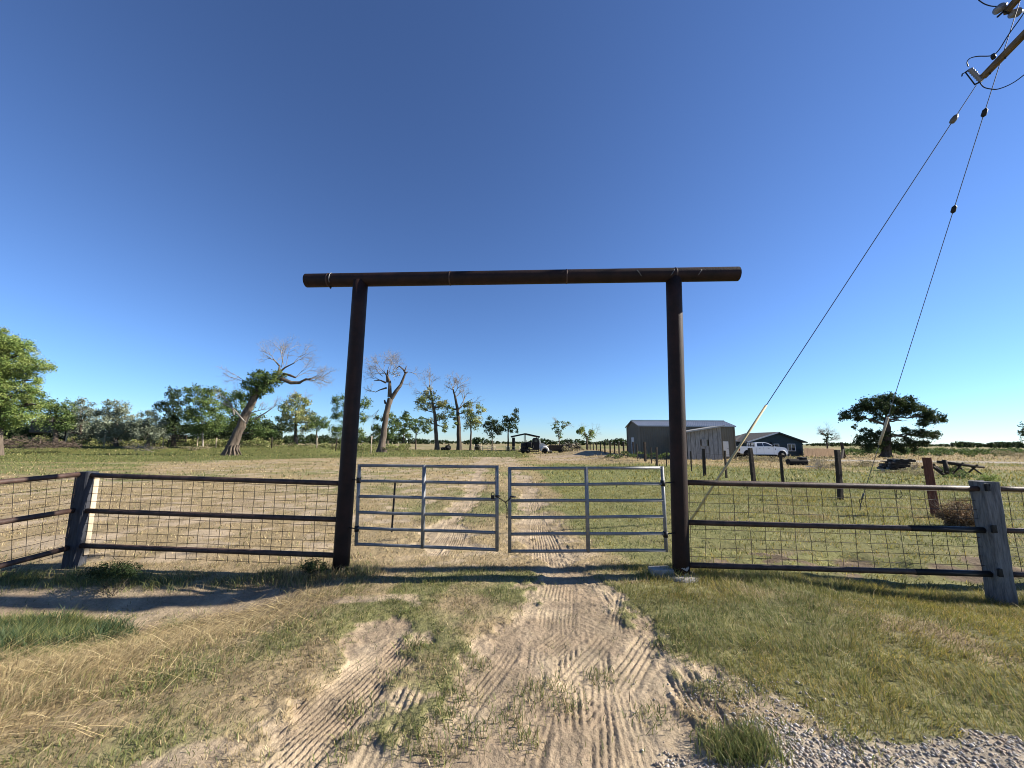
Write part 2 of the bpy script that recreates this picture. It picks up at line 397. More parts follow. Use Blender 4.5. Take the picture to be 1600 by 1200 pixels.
def axis(dense0, dense1, step, lo, hi, g):
    a = list(np.arange(dense0, dense1 + 1e-6, step))
    s = step; v = a[-1]
    up = []
    while v < hi: s *= g; v += s; up.append(v)
    s = step; v = a[0]; dn = []
    while v > lo: s *= g; v -= s; dn.append(v)
    return np.array(dn[::-1] + a + up)
DIRT = np.array((.345, .275, .195)); DIRT2 = np.array((.265, .205, .145)); STRAW = np.array((.27, .21, .115)); GREEN = np.array((.145, .152, .058)); LAWN = np.array((.098, .102, .032))
GRAVEL = np.array((.29, .27, .24))
def ground_mesh():
    xs = axis(-2.3, 2.6, .0135, -4500, 4500, 1.028)
    ys = axis(1.7, 6.0, .016, -40, 6000, 1.024)
    X, Y = np.meshgrid(xs, ys)
    Z = H(X, Y)
    tz = np.zeros_like(X); on = np.zeros_like(X)
    iy = np.where((ys > 1.5) & (ys < 14.5))[0]; ix = np.where(np.abs(xs) < 3.6)[0]
    w_ = np.ix_(iy, ix); tz[w_], on[w_] = tread(X[w_], Y[w_])
    c = cover(X, Y)
    Z = Z + tz * np.clip(c['dirt'] * 1.4, .25, 1) - .012 * on * 0
    lump = (fbm(X * 33, Y * 33, 91, 2) - .5) * .014 * (1 - S(7, 10, Y)) * (1 - on) ** 2
    Z = Z + lump
    d = c['dirt'][..., None]; g = c['green'][..., None]
    soil = lerp(DIRT2, DIRT, S(.35, .65, c['n2'])[..., None])
    veg = lerp(STRAW, GREEN, S(.25, .75, g))
    veg = lerp(veg, LAWN * (.6 + .9 * fbm(X / 9, Y / 3.5, 97))[..., None], c['lawn'][..., None] * .8)
    near_bare = ((1 - S(10, 26, Y)) * (1 - .55 * S(.35, .8, c['green'])) * lerp(1.0, .6, S(6, 7, Y)))[..., None]
    veg = lerp(veg, veg * .40 + soil * .52, near_bare * .85)
    C = lerp(veg, soil, S(.3, .75, d))
    C = lerp(C, np.array((.075, .055, .04)), (c['dark_patch'] * .85)[..., None])
    C = lerp(C, GRAVEL, np.maximum(c['road2'] * .9, c['shoulder'] * .5)[..., None])
    C = C * (.85 + .3 * fbm(X * 9, Y * 9, 95, 3))[..., None]
    ny, nx = X.shape
    V = np.stack([X, Y, Z], -1).reshape(-1, 3); C = C.reshape(-1, 3)
    idx = np.arange(ny * nx).reshape(ny, nx)
    q = np.stack([idx[:-1, :-1], idx[:-1, 1:], idx[1:, 1:], idx[1:, :-1]], -1).reshape(-1, 4)
    rm = ruts(X, Y); rf = (rm[:-1, :-1] + rm[1:, 1:]).reshape(-1) > 1.0
    yc = Y[:-1, :-1].reshape(-1); rf &= (yc > 1.0) & (yc < 95)
    m = bpy.data.materials.new('ground_soil_and_thatch'); m.use_nodes = True; n = m.node_tree; b = n.nodes['Principled BSDF']
    b.inputs['Roughness'].default_value = .95; b.inputs['Specular IOR Level'].default_value = .08
    a = n.nodes.new('ShaderNodeAttribute'); a.attribute_name = 'col'
    tc = n.nodes.new('ShaderNodeTexCoord')
    def noise(sc, det=8, ro=.7):
        z = n.nodes.new('ShaderNodeTexNoise'); z.inputs['Scale'].default_value = sc; z.inputs['Detail'].default_value = det; z.inputs['Roughness'].default_value = ro
        n.links.new(tc.outputs['Object'], z.inputs['Vector']); return z
    z1 = noise(1.7, 10, .78); z2 = noise(38, 5, .7)
    def ramp(src, lo, hi, p0=.3, p1=.7):
        r = n.nodes.new('ShaderNodeValToRGB'); e = r.color_ramp.elements; e[0].position = p0; e[1].position = p1
        e[0].color = (*lo, 1); e[1].color = (*hi, 1); n.links.new(src.outputs['Fac'], r.inputs[0]); return r
    r1 = ramp(z1, (.62, .64, .62), (1.34, 1.30, 1.22)); r2 = ramp(z2, (.74, .74, .74), (1.2, 1.2, 1.2))
    def mul(s1, s2):
        x = n.nodes.new('ShaderNodeMix'); x.data_type = 'RGBA'; x.blend_type = 'MULTIPLY'; x.inputs['Factor'].default_value = 1
        n.links.new(s1, x.inputs[6]); n.links.new(s2, x.inputs[7]); return x.outputs[2]
    n.links.new(mul(mul(a.outputs['Color'], r1.outputs[0]), r2.outputs[0]), b.inputs['Base Color'])
    z3 = noise(55, 6, .7); z4 = noise(3.2, 6, .75)
    b1 = n.nodes.new('ShaderNodeBump'); b1.inputs['Strength'].default_value = .35; b1.inputs['Distance'].default_value = .012
    n.links.new(z3.outputs['Fac'], b1.inputs['Height'])
    b2 = n.nodes.new('ShaderNodeBump'); b2.inputs['Strength'].default_value = .5; b2.inputs['Distance'].default_value = .10
    n.links.new(z4.outputs['Fac'], b2.inputs['Height']); n.links.new(b1.outputs[0], b2.inputs['Normal'])
    n.links.new(b2.outputs[0], b.inputs['Normal'])
    for nm, sel in (('ground', ~rf), ('dirt_track', rf)):
        f = q[sel]; used = np.unique(f); mp = np.zeros(len(V), dtype=np.int64); mp[used] = np.arange(len(used))
        o = np_mesh(nm, V[used], mp[f].ravel(), np.full(len(f), 4), m, col=C[used], smooth=True)
        tag(o, 'dry grassland and pasture floor around the ranch gate' if nm == 'ground' else 'pale sandy two rut drive with tyre tracks through the gate', 'ground' if nm == 'ground' else 'track', kind='structure')
ground_mesh()

# ------------------------------------------------------------------ grass (uncountable)
def blades(name, x, y, ln, wid, az, lean, col, label, cat='grass', curve=.5, zoff=-.004):
    n = len(x); z = H(x, y) + zoff
    ca, sa = np.cos(az), np.sin(az)
    dirx = ca * np.sin(lean); diry = sa * np.sin(lean); up = np.cos(lean)
    l2 = np.minimum(lean + curve, 1.65)
    d2x = ca * np.sin(l2); d2y = sa * np.sin(l2); u2 = np.cos(l2)
    # blade width direction: mostly across the view so that blades read
    t = rng.uniform(0, np.pi, n); wx, wy = np.cos(t) * wid / 2, np.sin(t) * wid / 2
    b = np.stack([x, y, z], -1); w = np.stack([wx, wy, np.zeros(n)], -1)
    m = b + np.stack([dirx, diry, up], -1) * (ln * .55)[:, None]
    e = m + np.stack([d2x, d2y, u2], -1) * (ln * .45)[:, None]
    V = np.stack([b - w, b + w, m + w * .7, m - w * .7, e], 1).reshape(-1, 3)
    k = np.arange(n)[:, None] * 5
    F_ = np.concatenate([k + 0, k + 1, k + 2, k + 3, k + 3, k + 2, k + 4], 1).ravel()
    C = np.repeat(col, 5, axis=0)
    o = np_mesh(name, V, F_, np.tile([4, 3], n), GRASS, col=C)
    return tag(o, label, cat, kind='stuff')
def scatter(y0, y1, per, xl=1.55, pad=1.2):
    """uniform random points in the wedge of land before the camera"""
    A = (y1 - y0) * (2 * (xl * (y0 + y1) / 2 + pad)); n = int(A * per)
    y = rng.uniform(y0, y1, n * 2); w = xl * y + pad
    keep = rng.uniform(0, xl * y1 + pad, n * 2) < w; y = y[keep][:n]; w = w[keep][:n]
    return rng.uniform(-1, 1, len(y)) * w, y
G_GREEN = np.array(((.125, .155, .046), (.185, .198, .064), (.245, .23, .082), (.09, .115, .042)))
G_STRAW = np.array(((.42, .325, .165), (.31, .235, .12), (.50, .405, .225), (.19, .14, .078)))
def grass_layer(name, y0, y1, per, wid, lscale, label, lawn_ok=True):
    x, y = scatter(y0, y1, per)
    c = cover(x, y); keep = rng.uniform(0, 1, len(x)) < np.clip(c['dens'], .03, 1)
    keep &= (c['shoulder'] < .5) | (rng.uniform(0, 1, len(x)) < .12)
    x = x[keep]; y = y[keep]; c = {k: v[keep] for k, v in c.items()}
    n = len(x)
    gp_ = np.clip(S(.10, .85, c['green']) * .88 + .05, 0, 1)
    isg = rng.uniform(0, 1, n) < gp_
    col = np.where(isg[:, None], G_GREEN[rng.integers(0, 4, n)], G_STRAW[rng.integers(0, 4, n)])
    yel = (S(.25, .6, fbm(x * .9, y * .9, 77)) * isg)[:, None]
    col = lerp(col, col * np.array((1.5, 1.2, .95)), yel * S(1, 2, x)[:, None])
    col = col * rng.uniform(.75, 1.25, (n, 1))
    ln = c['ln'] * rng.uniform(.5, 1.5, n) * lscale * (.45 + 1.15 * fbm(x * 5, y * 5, 83, 3))
    az = fbm(x * .9, y * .9, 81, 2) * 12 + rng.normal(0, 1.0, n)
    lean = np.abs(rng.normal(.55, .38, n)); lean = np.where(isg, lean * .85, lean * 1.45)
    lean = np.minimum(lean, 1.45)
    blades(name, x, y, ln, wid * rng.uniform(.7, 1.3, n), az, lean, col, label)
grass_layer('verge_grass', 2.0, 6.4, 4500, .0046, 1.0, 'short mixed green and dry grass on the road side of the gate')
grass_layer('pasture_grass', 6.4, 17, 420, .011, 1.25, 'short patchy grass in the pasture just behind the gate')
grass_layer('far_pasture_grass', 17, 48, 26, .038, 2.3, 'patchy grass across the middle of the pasture')

grass_layer('lawn_grass', 48, 98, 5.5, .085, 4.2, 'mown green lawn grass before the far trees')

# long straw stalks lying on the bank at left and scattered about
n = 9000
x = rng.normal(-3.55, .6, n) ; y = rng.uniform(2.0, 5.2, n); x = x + (y - 4) * .35
cc = cover(x, y); k = cc['weed'] < .6; x, y = x[k], y[k]; n = len(x)
blades('dry_bank_grass', x, y, rng.uniform(.10, .38, n), rng.uniform(.003, .006, n), rng.normal(.55, .35, n) + np.pi * (rng.uniform(0, 1, n) < .3), rng.uniform(.9, 1.45, n),
       G_STRAW[rng.integers(0, 3, n)] * rng.uniform(.85, 1.45, (n, 1)), 'long pale straw lying flat on the bank at lower left', curve=.25)
n = 420
x = rng.uniform(1.3, 8, n); y = rng.uniform(2.1, 9, n)
blades('loose_straw', x, y, rng.uniform(.08, .26, n), rng.uniform(.003, .006, n), rng.uniform(0, 6.3, n), rng.uniform(1.0, 1.45, n),
       G_STRAW[[2] * n] * rng.uniform(.8, 1.3, (n, 1)), 'loose bleached straws strewn over the green verge right of the drive', curve=.2, zoff=.02)
# tufts in the shadow strip below the fence, left and right
def tuft_row(name, pts, label, hgt, cnt, green=.8, spread=.10):
    X = []; Y = []
    for (a, b) in pts:
        X.append(rng.normal(a, spread, cnt)); Y.append(rng.normal(b, spread, cnt))
    x = np.concatenate(X); y = np.concatenate(Y); n = len(x)
    isg = rng.uniform(0, 1, n) < green
    col = np.where(isg[:, None], G_GREEN[rng.integers(0, 4, n)], G_STRAW[rng.integers(0, 4, n)]) * rng.uniform(.75, 1.25, (n, 1))
    blades(name, x, y, hgt * rng.uniform(.4, 1.3, n), rng.uniform(.004, .008, n), rng.uniform(0, 6.3, n), np.abs(rng.normal(.35, .25, n)), col, label)
tuft_row('fence_line_tufts', [(xx, 5.74 + .05 * math.sin(xx * 7)) for xx in np.arange(1.9, 8.2, .085) if rnd.random() < .72], 'taller green grass tufts growing below the right hand rails', .13, 60)
tuft_row('post_foot_tufts', [(xx, 5.78 + .1 * math.sin(xx * 5)) for xx in np.arange(-3.6, -2.0, .11)], 'dark grass tufts at the foot of the left gate post', .14, 55, .7)
spots = [gp(*p)[:2] for p in ((1190, 800), (1215, 795), (1240, 803), (1270, 808), (1290, 812), (1225, 788), (1140, 812), (1470, 790), (1455, 800), (1480, 812), (1440, 812), (1462, 775), (1590, 845), (1575, 830), (1410, 795), (1230, 765), (1205, 768), (1250, 770))]
tuft_row('pale_straw_tufts', spots, 'bleached straw tufts in the green field behind the right rails', .17, 130, .05, .17)
spots = [gp(*p)[:2] for p in ((700, 1120), (690, 1060), (660, 1160), (720, 1090), (740, 1150), (690, 1185), (650, 1010), (745, 1040), (1155, 1165), (1180, 1150), (1130, 1178), (885, 1105), (815, 1160), (800, 1120), (940, 1060), (1020, 1120), (870, 1075), (830, 1080), (1040, 1010), (1100, 1080), (560, 1110), (540, 1170))]
tuft_row('drive_tufts', spots, 'small grass tufts standing in the sandy drive', .075, 110, .75, .075)

spots = [gp(*p)[:2] for p in ((1150, 1170), (1172, 1160), (1132, 1182), (1190, 1178), (1160, 1188), (1120, 1165))]
tuft_row('roadside_tuft', spots, 'thick green grass tuft at the edge of the gravel', .12, 240, .93, .06)
spots = [(rng.uniform(1.6, 8.5), rng.uniform(2.7, 5.6)) for _ in range(95)] + [(rng.uniform(-6, -1.8), rng.uniform(2.6, 4.6)) for _ in range(40)]
tuft_row('verge_tufts', spots, 'scattered thicker green clumps in the short verge grass', .065, 90, .85, .09)
# feathery weed patch in the hollow at left
n = 26000
x = rng.uniform(-7.6, -3.6, n); y = rng.uniform(3.7, 5.4, n); cc = cover(x, y); k = cc['weed'] > rng.uniform(.2, .9, n); x, y = x[k], y[k]; n = len(x)
hh = .05 + .22 * fbm(x * 2, y * 2, 88)
blades('green_weed_patch', x, y, hh * rng.uniform(.6, 1.3, n), rng.uniform(.006, .012, n), rng.uniform(0, 6.3, n), np.abs(rng.normal(.5, .35, n)),
       np.array(((.040, .070, .028), (.052, .085, .036), (.075, .105, .048)))[rng.integers(0, 3, n)] * rng.uniform(.8, 1.25, (n, 1)), 'dense dark green weeds filling the hollow at left edge', 'weeds')

# ------------------------------------------------------------------ gravel of the road shoulder
def gravel():
    n = 24000
    x = np.concatenate([rng.uniform(.3, 5.2, n), rng.normal(1.75, .3, 1500)]); y = np.concatenate([rng.uniform(1.6, 3.15, n), rng.uniform(2.6, 3.4, 1500)])
    c = cover(x, y); k = (c['shoulder'] > rng.uniform(.1, .9, len(x))) | ((np.arange(len(x)) >= n) & (rng.uniform(0, 1, len(x)) < .5)); x, y = x[k], y[k]; n = len(x)
    r = .005 + .010 * rng.uniform(0, 1, n) ** 2
    base = np.array(((1, 0, 0), (-1, 0, 0), (0, 1, 0), (0, -1, 0), (0, 0, 1), (0, 0, -1), (.6, .6, .5), (-.6, -.6, .5)), float)[:6]
    fa = np.array(((0, 2, 4), (2, 1, 4), (1, 3, 4), (3, 0, 4), (2, 0, 5), (1, 2, 5), (3, 1, 5), (0, 3, 5)))
    V = base[None] * r[:, None, None] * rng.uniform(.6, 1.4, (n, 6, 1))
    t = rng.uniform(0, 6.3, n); ca, sa = np.cos(t)[:, None], np.sin(t)[:, None]
    V = np.stack([V[..., 0] * ca - V[..., 1] * sa, V[..., 0] * sa + V[..., 1] * ca, V[..., 2] * .75], -1)
    V = V + np.stack([x, y, H(x, y) + r * .4], -1)[:, None]
    Fc = (fa[None] + (np.arange(n) * 6)[:, None, None]).ravel()
    col = np.repeat(np.array(((.36, .33, .285), (.46, .425, .375), (.26, .235, .2), (.36, .29, .22)))[rng.integers(0, 4, n)] * rng.uniform(.75, 1.2, (n, 1)), 6, axis=0)
    m = leafmat('gravel_stone', 0., .9)
    tag(np_mesh('roadside_gravel', V.reshape(-1, 3), Fc, np.full(n * 8, 3), m, col=col, smooth=True), 'loose grey gravel along the road shoulder at bottom right', 'gravel', kind='stuff')
gravel()
# ------------------------------------------------------------------ ranch entry: two pipe posts and a log-like pipe beam
YL, YR = 6.02, 5.80
def pipe_pts(p0, p1, n): return [Vector(p0).lerp(Vector(p1), i / n) for i in range(n + 1)]
def entry():
    lb = at(533, 880, YL); lt = at(563.5, 440, YL); rb = at(1063.5, 888, YR); rt = at(1052.5, 434, YR)
    lb.z -= .25; rb.z -= .25
    root = empty('ranch_entry_arch', ((lb + rb) / 2), 'tall dark rusty pipe entry arch of two posts and a cross beam', 'gate arch')
    for a, b in ((lb, lt), (rb, rt)):
        MB().tube(pipe_pts(a, b, 10), .117, 28).build('post', RUST, root)
    dirb = (rt - lt); e0 = at(479, 438.5, YL + .05); e1 = at(1153, 428, YR - .06)
    m = MB(); n = 28
    path = [e0.lerp(e1, i / 16) for i in range(17)]
    m.tube(path, .112, n, cap=False)
    d = (e1 - e0).normalized()
    # hollow ends: rim and recessed inside
    for e, s in ((e0, 1), (e1, -1)):
        m.tube([e, e + d * s * .001, e + d * s * .20], [.112, .104, .104], n, cap=False)
        m.tube([e + d * s * .2, e + d * s * .201], [.104, .001], n, cap=False)
    beam = m.build('cross_beam', RUST, root)
    for t in (.055, .345, .615, .86):
        c = e0.lerp(e1, t)
        MB().tube([c - d * .012, c - d * .006, c + d * .006, c + d * .012], [.112, .1165, .1165, .112], n, cap=False).build('weld_seam', RUSTRAIL, beam)
    c = e0.lerp(e1, .06); MB().lathe(c - Vector((0, 0, .10)), (0, 0, -1), [(0, .012), (.03, .016), (.045, .008)], 8).build('bolt', BLACKM, beam)
    c = e0.lerp(e1, .062); MB().tube([c + (Vector((0, -math.cos(t), math.sin(t))) * .1145) for t in np.linspace(-.7, 1.8, 14)], .006, 6).build('wire_tie', GALV, beam)
    for f in (.78, .845, .905):
        c = e0.lerp(e1, f); 
        MB().tube([c + Vector((.02 * k * (1 if f > .8 else -1), 0, 0)) + Vector((0, -math.cos(t), math.sin(t))) * .113 for k, t in enumerate(np.linspace(-.5, .35, 4))], .0035, 5).build('scratch', GALV, beam)
    # concrete collar and scuffed foot of the right post
    fz = gz(rb.x, rb.y)
    MB().tube([Vector((rb.x - .02, rb.y, fz - .1)), Vector((rb.x - .02, rb.y, fz + .02)), Vector((rb.x - .02, rb.y, fz + .045))], [.30, .27, .22], 18).build('concrete_footing', CONC, root)
    MB().box((rb.x - .27, rb.y + .02, fz + .05), (.30, .2, .12), .1, jit=.012).build('concrete_lump', CONC, root)
    m = MB(); 
    for k in range(14):
        a = rnd.uniform(-1.9, -.7); z = fz + rnd.uniform(.02, .15); r = rnd.uniform(.008, .024)
        c = Vector((rb.x + .006, rb.y, 0)); q = []
        for j in range(7):
            aa = a + r * math.cos(j * .9) / .117 * rnd.uniform(.6, 1.3); zz = z + r * math.sin(j * .9) * rnd.uniform(.6, 1.4)
            q.append(c + Vector((math.cos(aa) * .1195, math.sin(aa) * .1195, zz)))
        m.add(q, [tuple(range(7))])
    m.build('cement_splash', CONC, root)
    return lb, lt, rb, rt
LB, LT, RB, RT = entry()
def on_post(a, b, z):
    t = (z - a.z) / (b.z - a.z); return a.lerp(b, t)

# ------------------------------------------------------------------ steel tube gates
def tube_gate(label, tl, bl, tr, br, tm, bm_, hinge_side, extra_rod=False):
    root = empty('steel_tube_gate', (bl + br) / 2, label, 'gate', 'pair of galvanised gate leaves')
    d = (tr - tl).normalized(); up = (tl - bl).normalized()
    for a, b, nm in ((tl, bl, 'end_upright'), (tr, br, 'end_upright'), (tm, bm_, 'middle_upright')):
        ext = up * .02
        MB().tube([a + ext + Vector((0, -.004 if nm[0] == 'm' else 0, 0)), b - ext + Vector((0, -.004 if nm[0] == 'm' else 0, 0))], .0245 if nm[0] == 'e' else .027, 14).build(nm, GALV, root)
    for i in range(6):
        t = i / 5; a = tl.lerp(bl, t); b = tr.lerp(br, t); c = tm.lerp(bm_, t)
        bow = Vector((0, rnd.uniform(-.008, .008), rnd.uniform(-.006, .006)))
        pts = [a, a.lerp(c, .5) + bow, c + bow * .4, c.lerp(b, .5) - bow, b]
        r = .0215
        MB().tube(pts, r, 14).build('rail', GALV, root)
    s = tl if hinge_side == 'l' else tr; s2 = bl if hinge_side == 'l' else br
    P0, P1 = (LB, LT) if hinge_side == 'l' else (RB, RT)
    for t in (.19, .81):
        p = s.lerp(s2, t); q = on_post(P0, P1, p.z + .005)
        h = MB(); h.tube([p, q], .009, 8)
        h.tube([p + up * .04, p - up * .04], .033, 12); h.build('hinge', BLACKM, root)
        dd = (q - p).normalized()
        MB().lathe(q + dd * .117, dd, [(0, .02), (.02, .02), (.022, .01), (.05, .01)], 8).build('hinge_bolt', BLACKM, root)
    return root
l_tl = at(561.5, 727.5, 5.93); l_bl = at(556.5, 850, 5.93); l_tr = at(776.5, 729.5, 5.63); l_br = at(776.5, 859, 5.63); l_tm = at(665.5, 729, 5.79); l_bm = at(662, 856, 5.79)
l_bm = l_bl.lerp(l_br, .485); l_tm = l_tl.lerp(l_tr, .485)
GL = tube_gate('galvanised six bar gate leaf left of the chain, hung on the left post', l_tl, l_bl, l_tr, l_br, l_tm, l_bm, 'l')
r_tl = at(796.5, 732, 5.64); r_bl = at(796.5, 861, 5.64); r_tr = at(1034.5, 731, 5.66); r_br = at(1041, 860, 5.66)
GR = tube_gate('galvanised six bar gate leaf right of the chain, hung on the right post', r_tl, r_bl, r_tr, r_br, r_tl.lerp(r_tr, .50), r_bl.lerp(r_br, .50), 'r')
a = at(617.5, 753, 5.93); b = at(612, 831, 5.93)
MB().box((a + b) / 2, (.022, .03, (a - b).length), axes=((Vector((1, 0, 0))), Vector((0, 1, 0)), (a - b).normalized())).build('drop_rod', BLACKM, GL)
def chain():
    p = [at(774, 775, 5.58), at(783, 780, 5.56), at(790, 785, 5.57), at(798, 778, 5.58), at(805, 776, 5.59)]
    root = empty('gate_chain', p[2], 'dark chain looped between the two gate leaves with its end hanging', 'chain')
    def run(pts, nm):
        q = []
        for i in range(len(pts) - 1):
            n = max(2, int((pts[i + 1] - pts[i]).length / .022))
            q += [pts[i].lerp(pts[i + 1], k / n) for k in range(n)]
        q.append(pts[-1])
        for i in range(len(q) - 1):
            c = (q[i] + q[i + 1]) / 2; d = (q[i + 1] - q[i]).normalized(); s = d.cross(Vector((0, .6, .8))).normalized()
            if i % 2: s = d.cross(s)
            MB().tube([c + d * .018 * math.cos(t) + s * .009 * math.sin(t) for t in np.linspace(0, 2 * math.pi, 11)], .0034, 5, cap=False).build('link', BLACKM, root)
    run(p, 'chain')
    run([p[2], at(792.5, 795, 5.57), at(792, 812, 5.57)], 'tail')
    lk = MB(); lk.box(p[0] + Vector((-.035, -.03, -.01)), (.05, .03, .05)); lk.tube([p[0] + Vector((-.055, -.03, .015)), p[0] + Vector((-.05, -.03, .05)), p[0] + Vector((-.02, -.03, .05)), p[0] + Vector((-.015, -.03, .015))], .005, 6)
    lk.build('padlock', BLACKM, root)
    for q in (p[0], p[4]):
        MB().tube([q + Vector((-.03 + .06 * (q is p[0]), 0, 0)) + Vector((.034 * math.cos(t), .034 * math.sin(t), 0)) for t in np.linspace(0, 6.283, 12)], .009, 6, cap=False).build('chain_wrap', BLACKM, root)
chain()

# ------------------------------------------------------------------ pipe rail fences with wire panels
def wire_panel(root, p_tl, p_tr, p_bl, p_br, sx, nz, seed, off=Vector((0, -.02, 0))):
    R = random.Random(seed); m = MB(); L = (p_tr - p_tl).length; n = int(L / sx)
    P = lambda u, v: (p_tl.lerp(p_tr, u)).lerp(p_bl.lerp(p_br, u), v) + off
    wob = [R.uniform(-.007, .007) for _ in range(60)]
    for i in range(n + 1):
        u = (i + .3) * sx / L
        if u > 1: break
        m.tube([P(u + wob[(i + k) % 60] * .25, v) + Vector((0, wob[(i * 3 + k) % 60], 0)) for k, v in enumerate(np.linspace(-.02, 1.02, 7))], .0036, 4, cap=False)
    for j in range(nz + 1):
        v = j / nz
        m.tube([P(u, v + wob[(j + k) % 60] * .5) + Vector((0, wob[(j * 5 + k) % 60] + .003, 0)) for k, u in enumerate(np.linspace(0, 1, 15))], .0034, 4, cap=False)
    return m.build('wire_mesh', WIREM, root)
def rail(root, a, b, r=.037, sag=.0, m=RUSTRAIL):
    pts = [a.lerp(b, t) + Vector((0, 0, -sag * 4 * t * (1 - t))) for t in np.linspace(0, 1, 9)]
    return MB().tube(pts, r, 14).build('rail', m, root)
def tie_post(root, name, top, bot, w, d, m, rz=0., label=None):
    """rough squared timber with split, worn edges"""
    R = random.Random(hash(name) & 7); n = 12; vs = []; fs = []
    ax = Vector((math.cos(rz), math.sin(rz), 0)); ay = Vector((-math.sin(rz), math.cos(rz), 0)); b = .16
    prof = [(-1 + b, -1), (1 - b, -1), (1, -1 + b), (1, 1 - b), (1 - b, 1), (-1 + b, 1), (-1, 1 - b), (-1, -1 + b)]
    k = len(prof)
    for i in range(n + 1):
        c = bot.lerp(top, i / n)
        for (u, v) in prof:
            vs.append(c + ax * (u * w / 2 + R.uniform(-.006, .006)) + ay * (v * d / 2 + R.uniform(-.006, .006)) + (Vector((0, 0, R.uniform(-.008, .008))) if i == n else Vector()))
    for i in range(n):
        for j in range(k):
            fs.append((i * k + j, i * k + (j + 1) % k, (i + 1) * k + (j + 1) % k, (i + 1) * k + j))
    fs.append(tuple(n * k + j for j in range(k))); fs.append(tuple(range(k))[::-1])
    o = MB().add(vs, fs).build(name, m, root)
    if label: o['label'] = label
    return o
def left_fence():
    Yc = 6.28
    ct = at(137, 737, Yc); cb = at(116, 884, Yc); cb.z -= .3
    root = empty('pipe_rail_fence', Vector((cb.x, cb.y, gz(cb.x, cb.y))), 'rusty three rail pipe fence with wire panels left of the entry arch', 'fence', 'pipe fences beside the gate')
    tie_post(root, 'corner_post', ct, cb, .20, .19, mat('shade_toned_post_wood', (.018, .02, .026), .8, 0, scale=3, color2=(.05, .052, .06), stretch=(9, 9, 1.2), bump=.4, bscale=7), -.05)  # blue-black colour carries the shade on the post's front
    up = (ct - cb).normalized(); ax = Vector((math.cos(-.05), math.sin(-.05), 0))
    MB().box(cb.lerp(ct, .62) + ax * .105 + Vector((0, .055, 0)), (.02, .075, (ct - cb).length * .72), axes=(ax, Vector((-ax.y, ax.x, 0)), up)).build('painted_sunlit_side', WOODPALE, root)  # pale strip added to stand for the sunlit side of the post
    ys = ((742.5, 755.5), (798, 812), (852.5, 868))
    ends = []
    for a, b in ys:
        p = at(141 - (a - 742) * .13, a, Yc - .02); q = on_post(LB, LT, at(532, b, YL).z)
        rail(root, p, q); ends.append((p, q))
    wire_panel(root, ends[0][0] + Vector((.03, 0, -.05)), ends[0][1] + Vector((-.1, 0, -.05)), ends[2][0] + Vector((.05, 0, -.13)), ends[2][1] + Vector((-.1, 0, -.13)), .166, 10, 3)
    le = []
    for (ya, yb) in ((740.5, 753.5), (796, 816.5), (854, 885)):
        p = at(136 - (ya - 742) * .15, ya, Yc + .0); q = at(0, yb, 5.38)
        q2 = p + (q - p) * 2.6
        rail(root, p + Vector((-.03, -.05, 0)), q2); le.append((p, q2))
    wire_panel(root, le[0][0] + Vector((0, -.06, -.05)), le[0][1] + Vector((0, 0, -.05)), le[2][0] + Vector((0, -.06, -.08)), le[2][1] + Vector((0, 0, -.08)), .166, 9, 4, Vector((-.03, 0, 0)))
    # far end post of the short run, outside the picture
    e = le[0][1]; tie_post(root, 'end_post', Vector((e.x, e.y, e.z + .12)), Vector((e.x, e.y, gz(e.x, e.y) - .2)), .2, .19, WOODGREY, .2)
left_fence()
def right_fence():
    Yp = 5.74
    pt = at(1537, 752, Yp); pb = at(1563, 932, Yp); pb.z -= .25
    root = empty('pipe_rail_fence', Vector((pb.x, pb.y, gz(pb.x, pb.y))), 'rusty three rail pipe fence with wire panels right of the entry arch', 'fence', 'pipe fences beside the gate')
    tie_post(root, 'grey_wood_post', pt, pb, .235, .2, WOODGREY, -.06)
    ends = []
    for a, b in ((753.5, 763.5), (816, 828.5), (882.5, 897)):
        p = on_post(RB, RT, at(1063, a, YR).z); q = at(1537 + (b - 752) * .15 - 4, b, Yp - .01)
        rail(root, p, q); ends.append((p, q))
        s = MB(); c = p.lerp(q, .745); s.tube([c, c + (q - p) * .245], .041, 14); 
        if a > 800: s.build('sleeve', BLACKM, root)
        q2 = q + Vector((3.6, -.05, -.02 - .01)); rail(root, q, q2)
        ends[-1] = (p, q, q2)
    wire_panel(root, ends[0][0] + Vector((.1, 0, -.04)), ends[0][1] + Vector((-.05, 0, -.05)), ends[2][0] + Vector((.1, 0, -.02)), ends[2][1] + Vector((0, 0, -.03)), .212, 9, 5, Vector((0, .045, 0)))
    wire_panel(root, ends[0][1] + Vector((.12, 0, -.05)), ends[0][2] + Vector((0, 0, -.05)), ends[2][1] + Vector((.16, 0, -.03)), ends[2][2] + Vector((0, 0, -.03)), .212, 9, 6, Vector((0, .045, 0)))
    # bent wire hook hanging from the top rail
    c = at(1403, 760, Yp + .05)
    MB().tube([c, at(1400, 770, Yp + .06), at(1401, 777, Yp + .06), at(1405, 780, Yp + .06), at(1410, 774, Yp + .06), at(1407, 766, Yp + .05)], .004, 6).build('wire_hook', BLACKM, root)
    # notches: black blocks stand in for shadow where the rails enter the post
    for i, (b) in enumerate((763.5, 828.5, 897)):
        c = at(1541 + (b - 752) * .15, b - 2, Yp - .115)
        MB().box(c, (.05, .03, .10), -.06, jit=.006).build('notch_shadow_block', BLACKM, root)
    e = ends[0][2]; tie_post(root, 'end_post', Vector((e.x, e.y, e.z + .1)), Vector((e.x, e.y, gz(e.x, e.y) - .2)), .22, .2, WOODGREY)
right_fence()

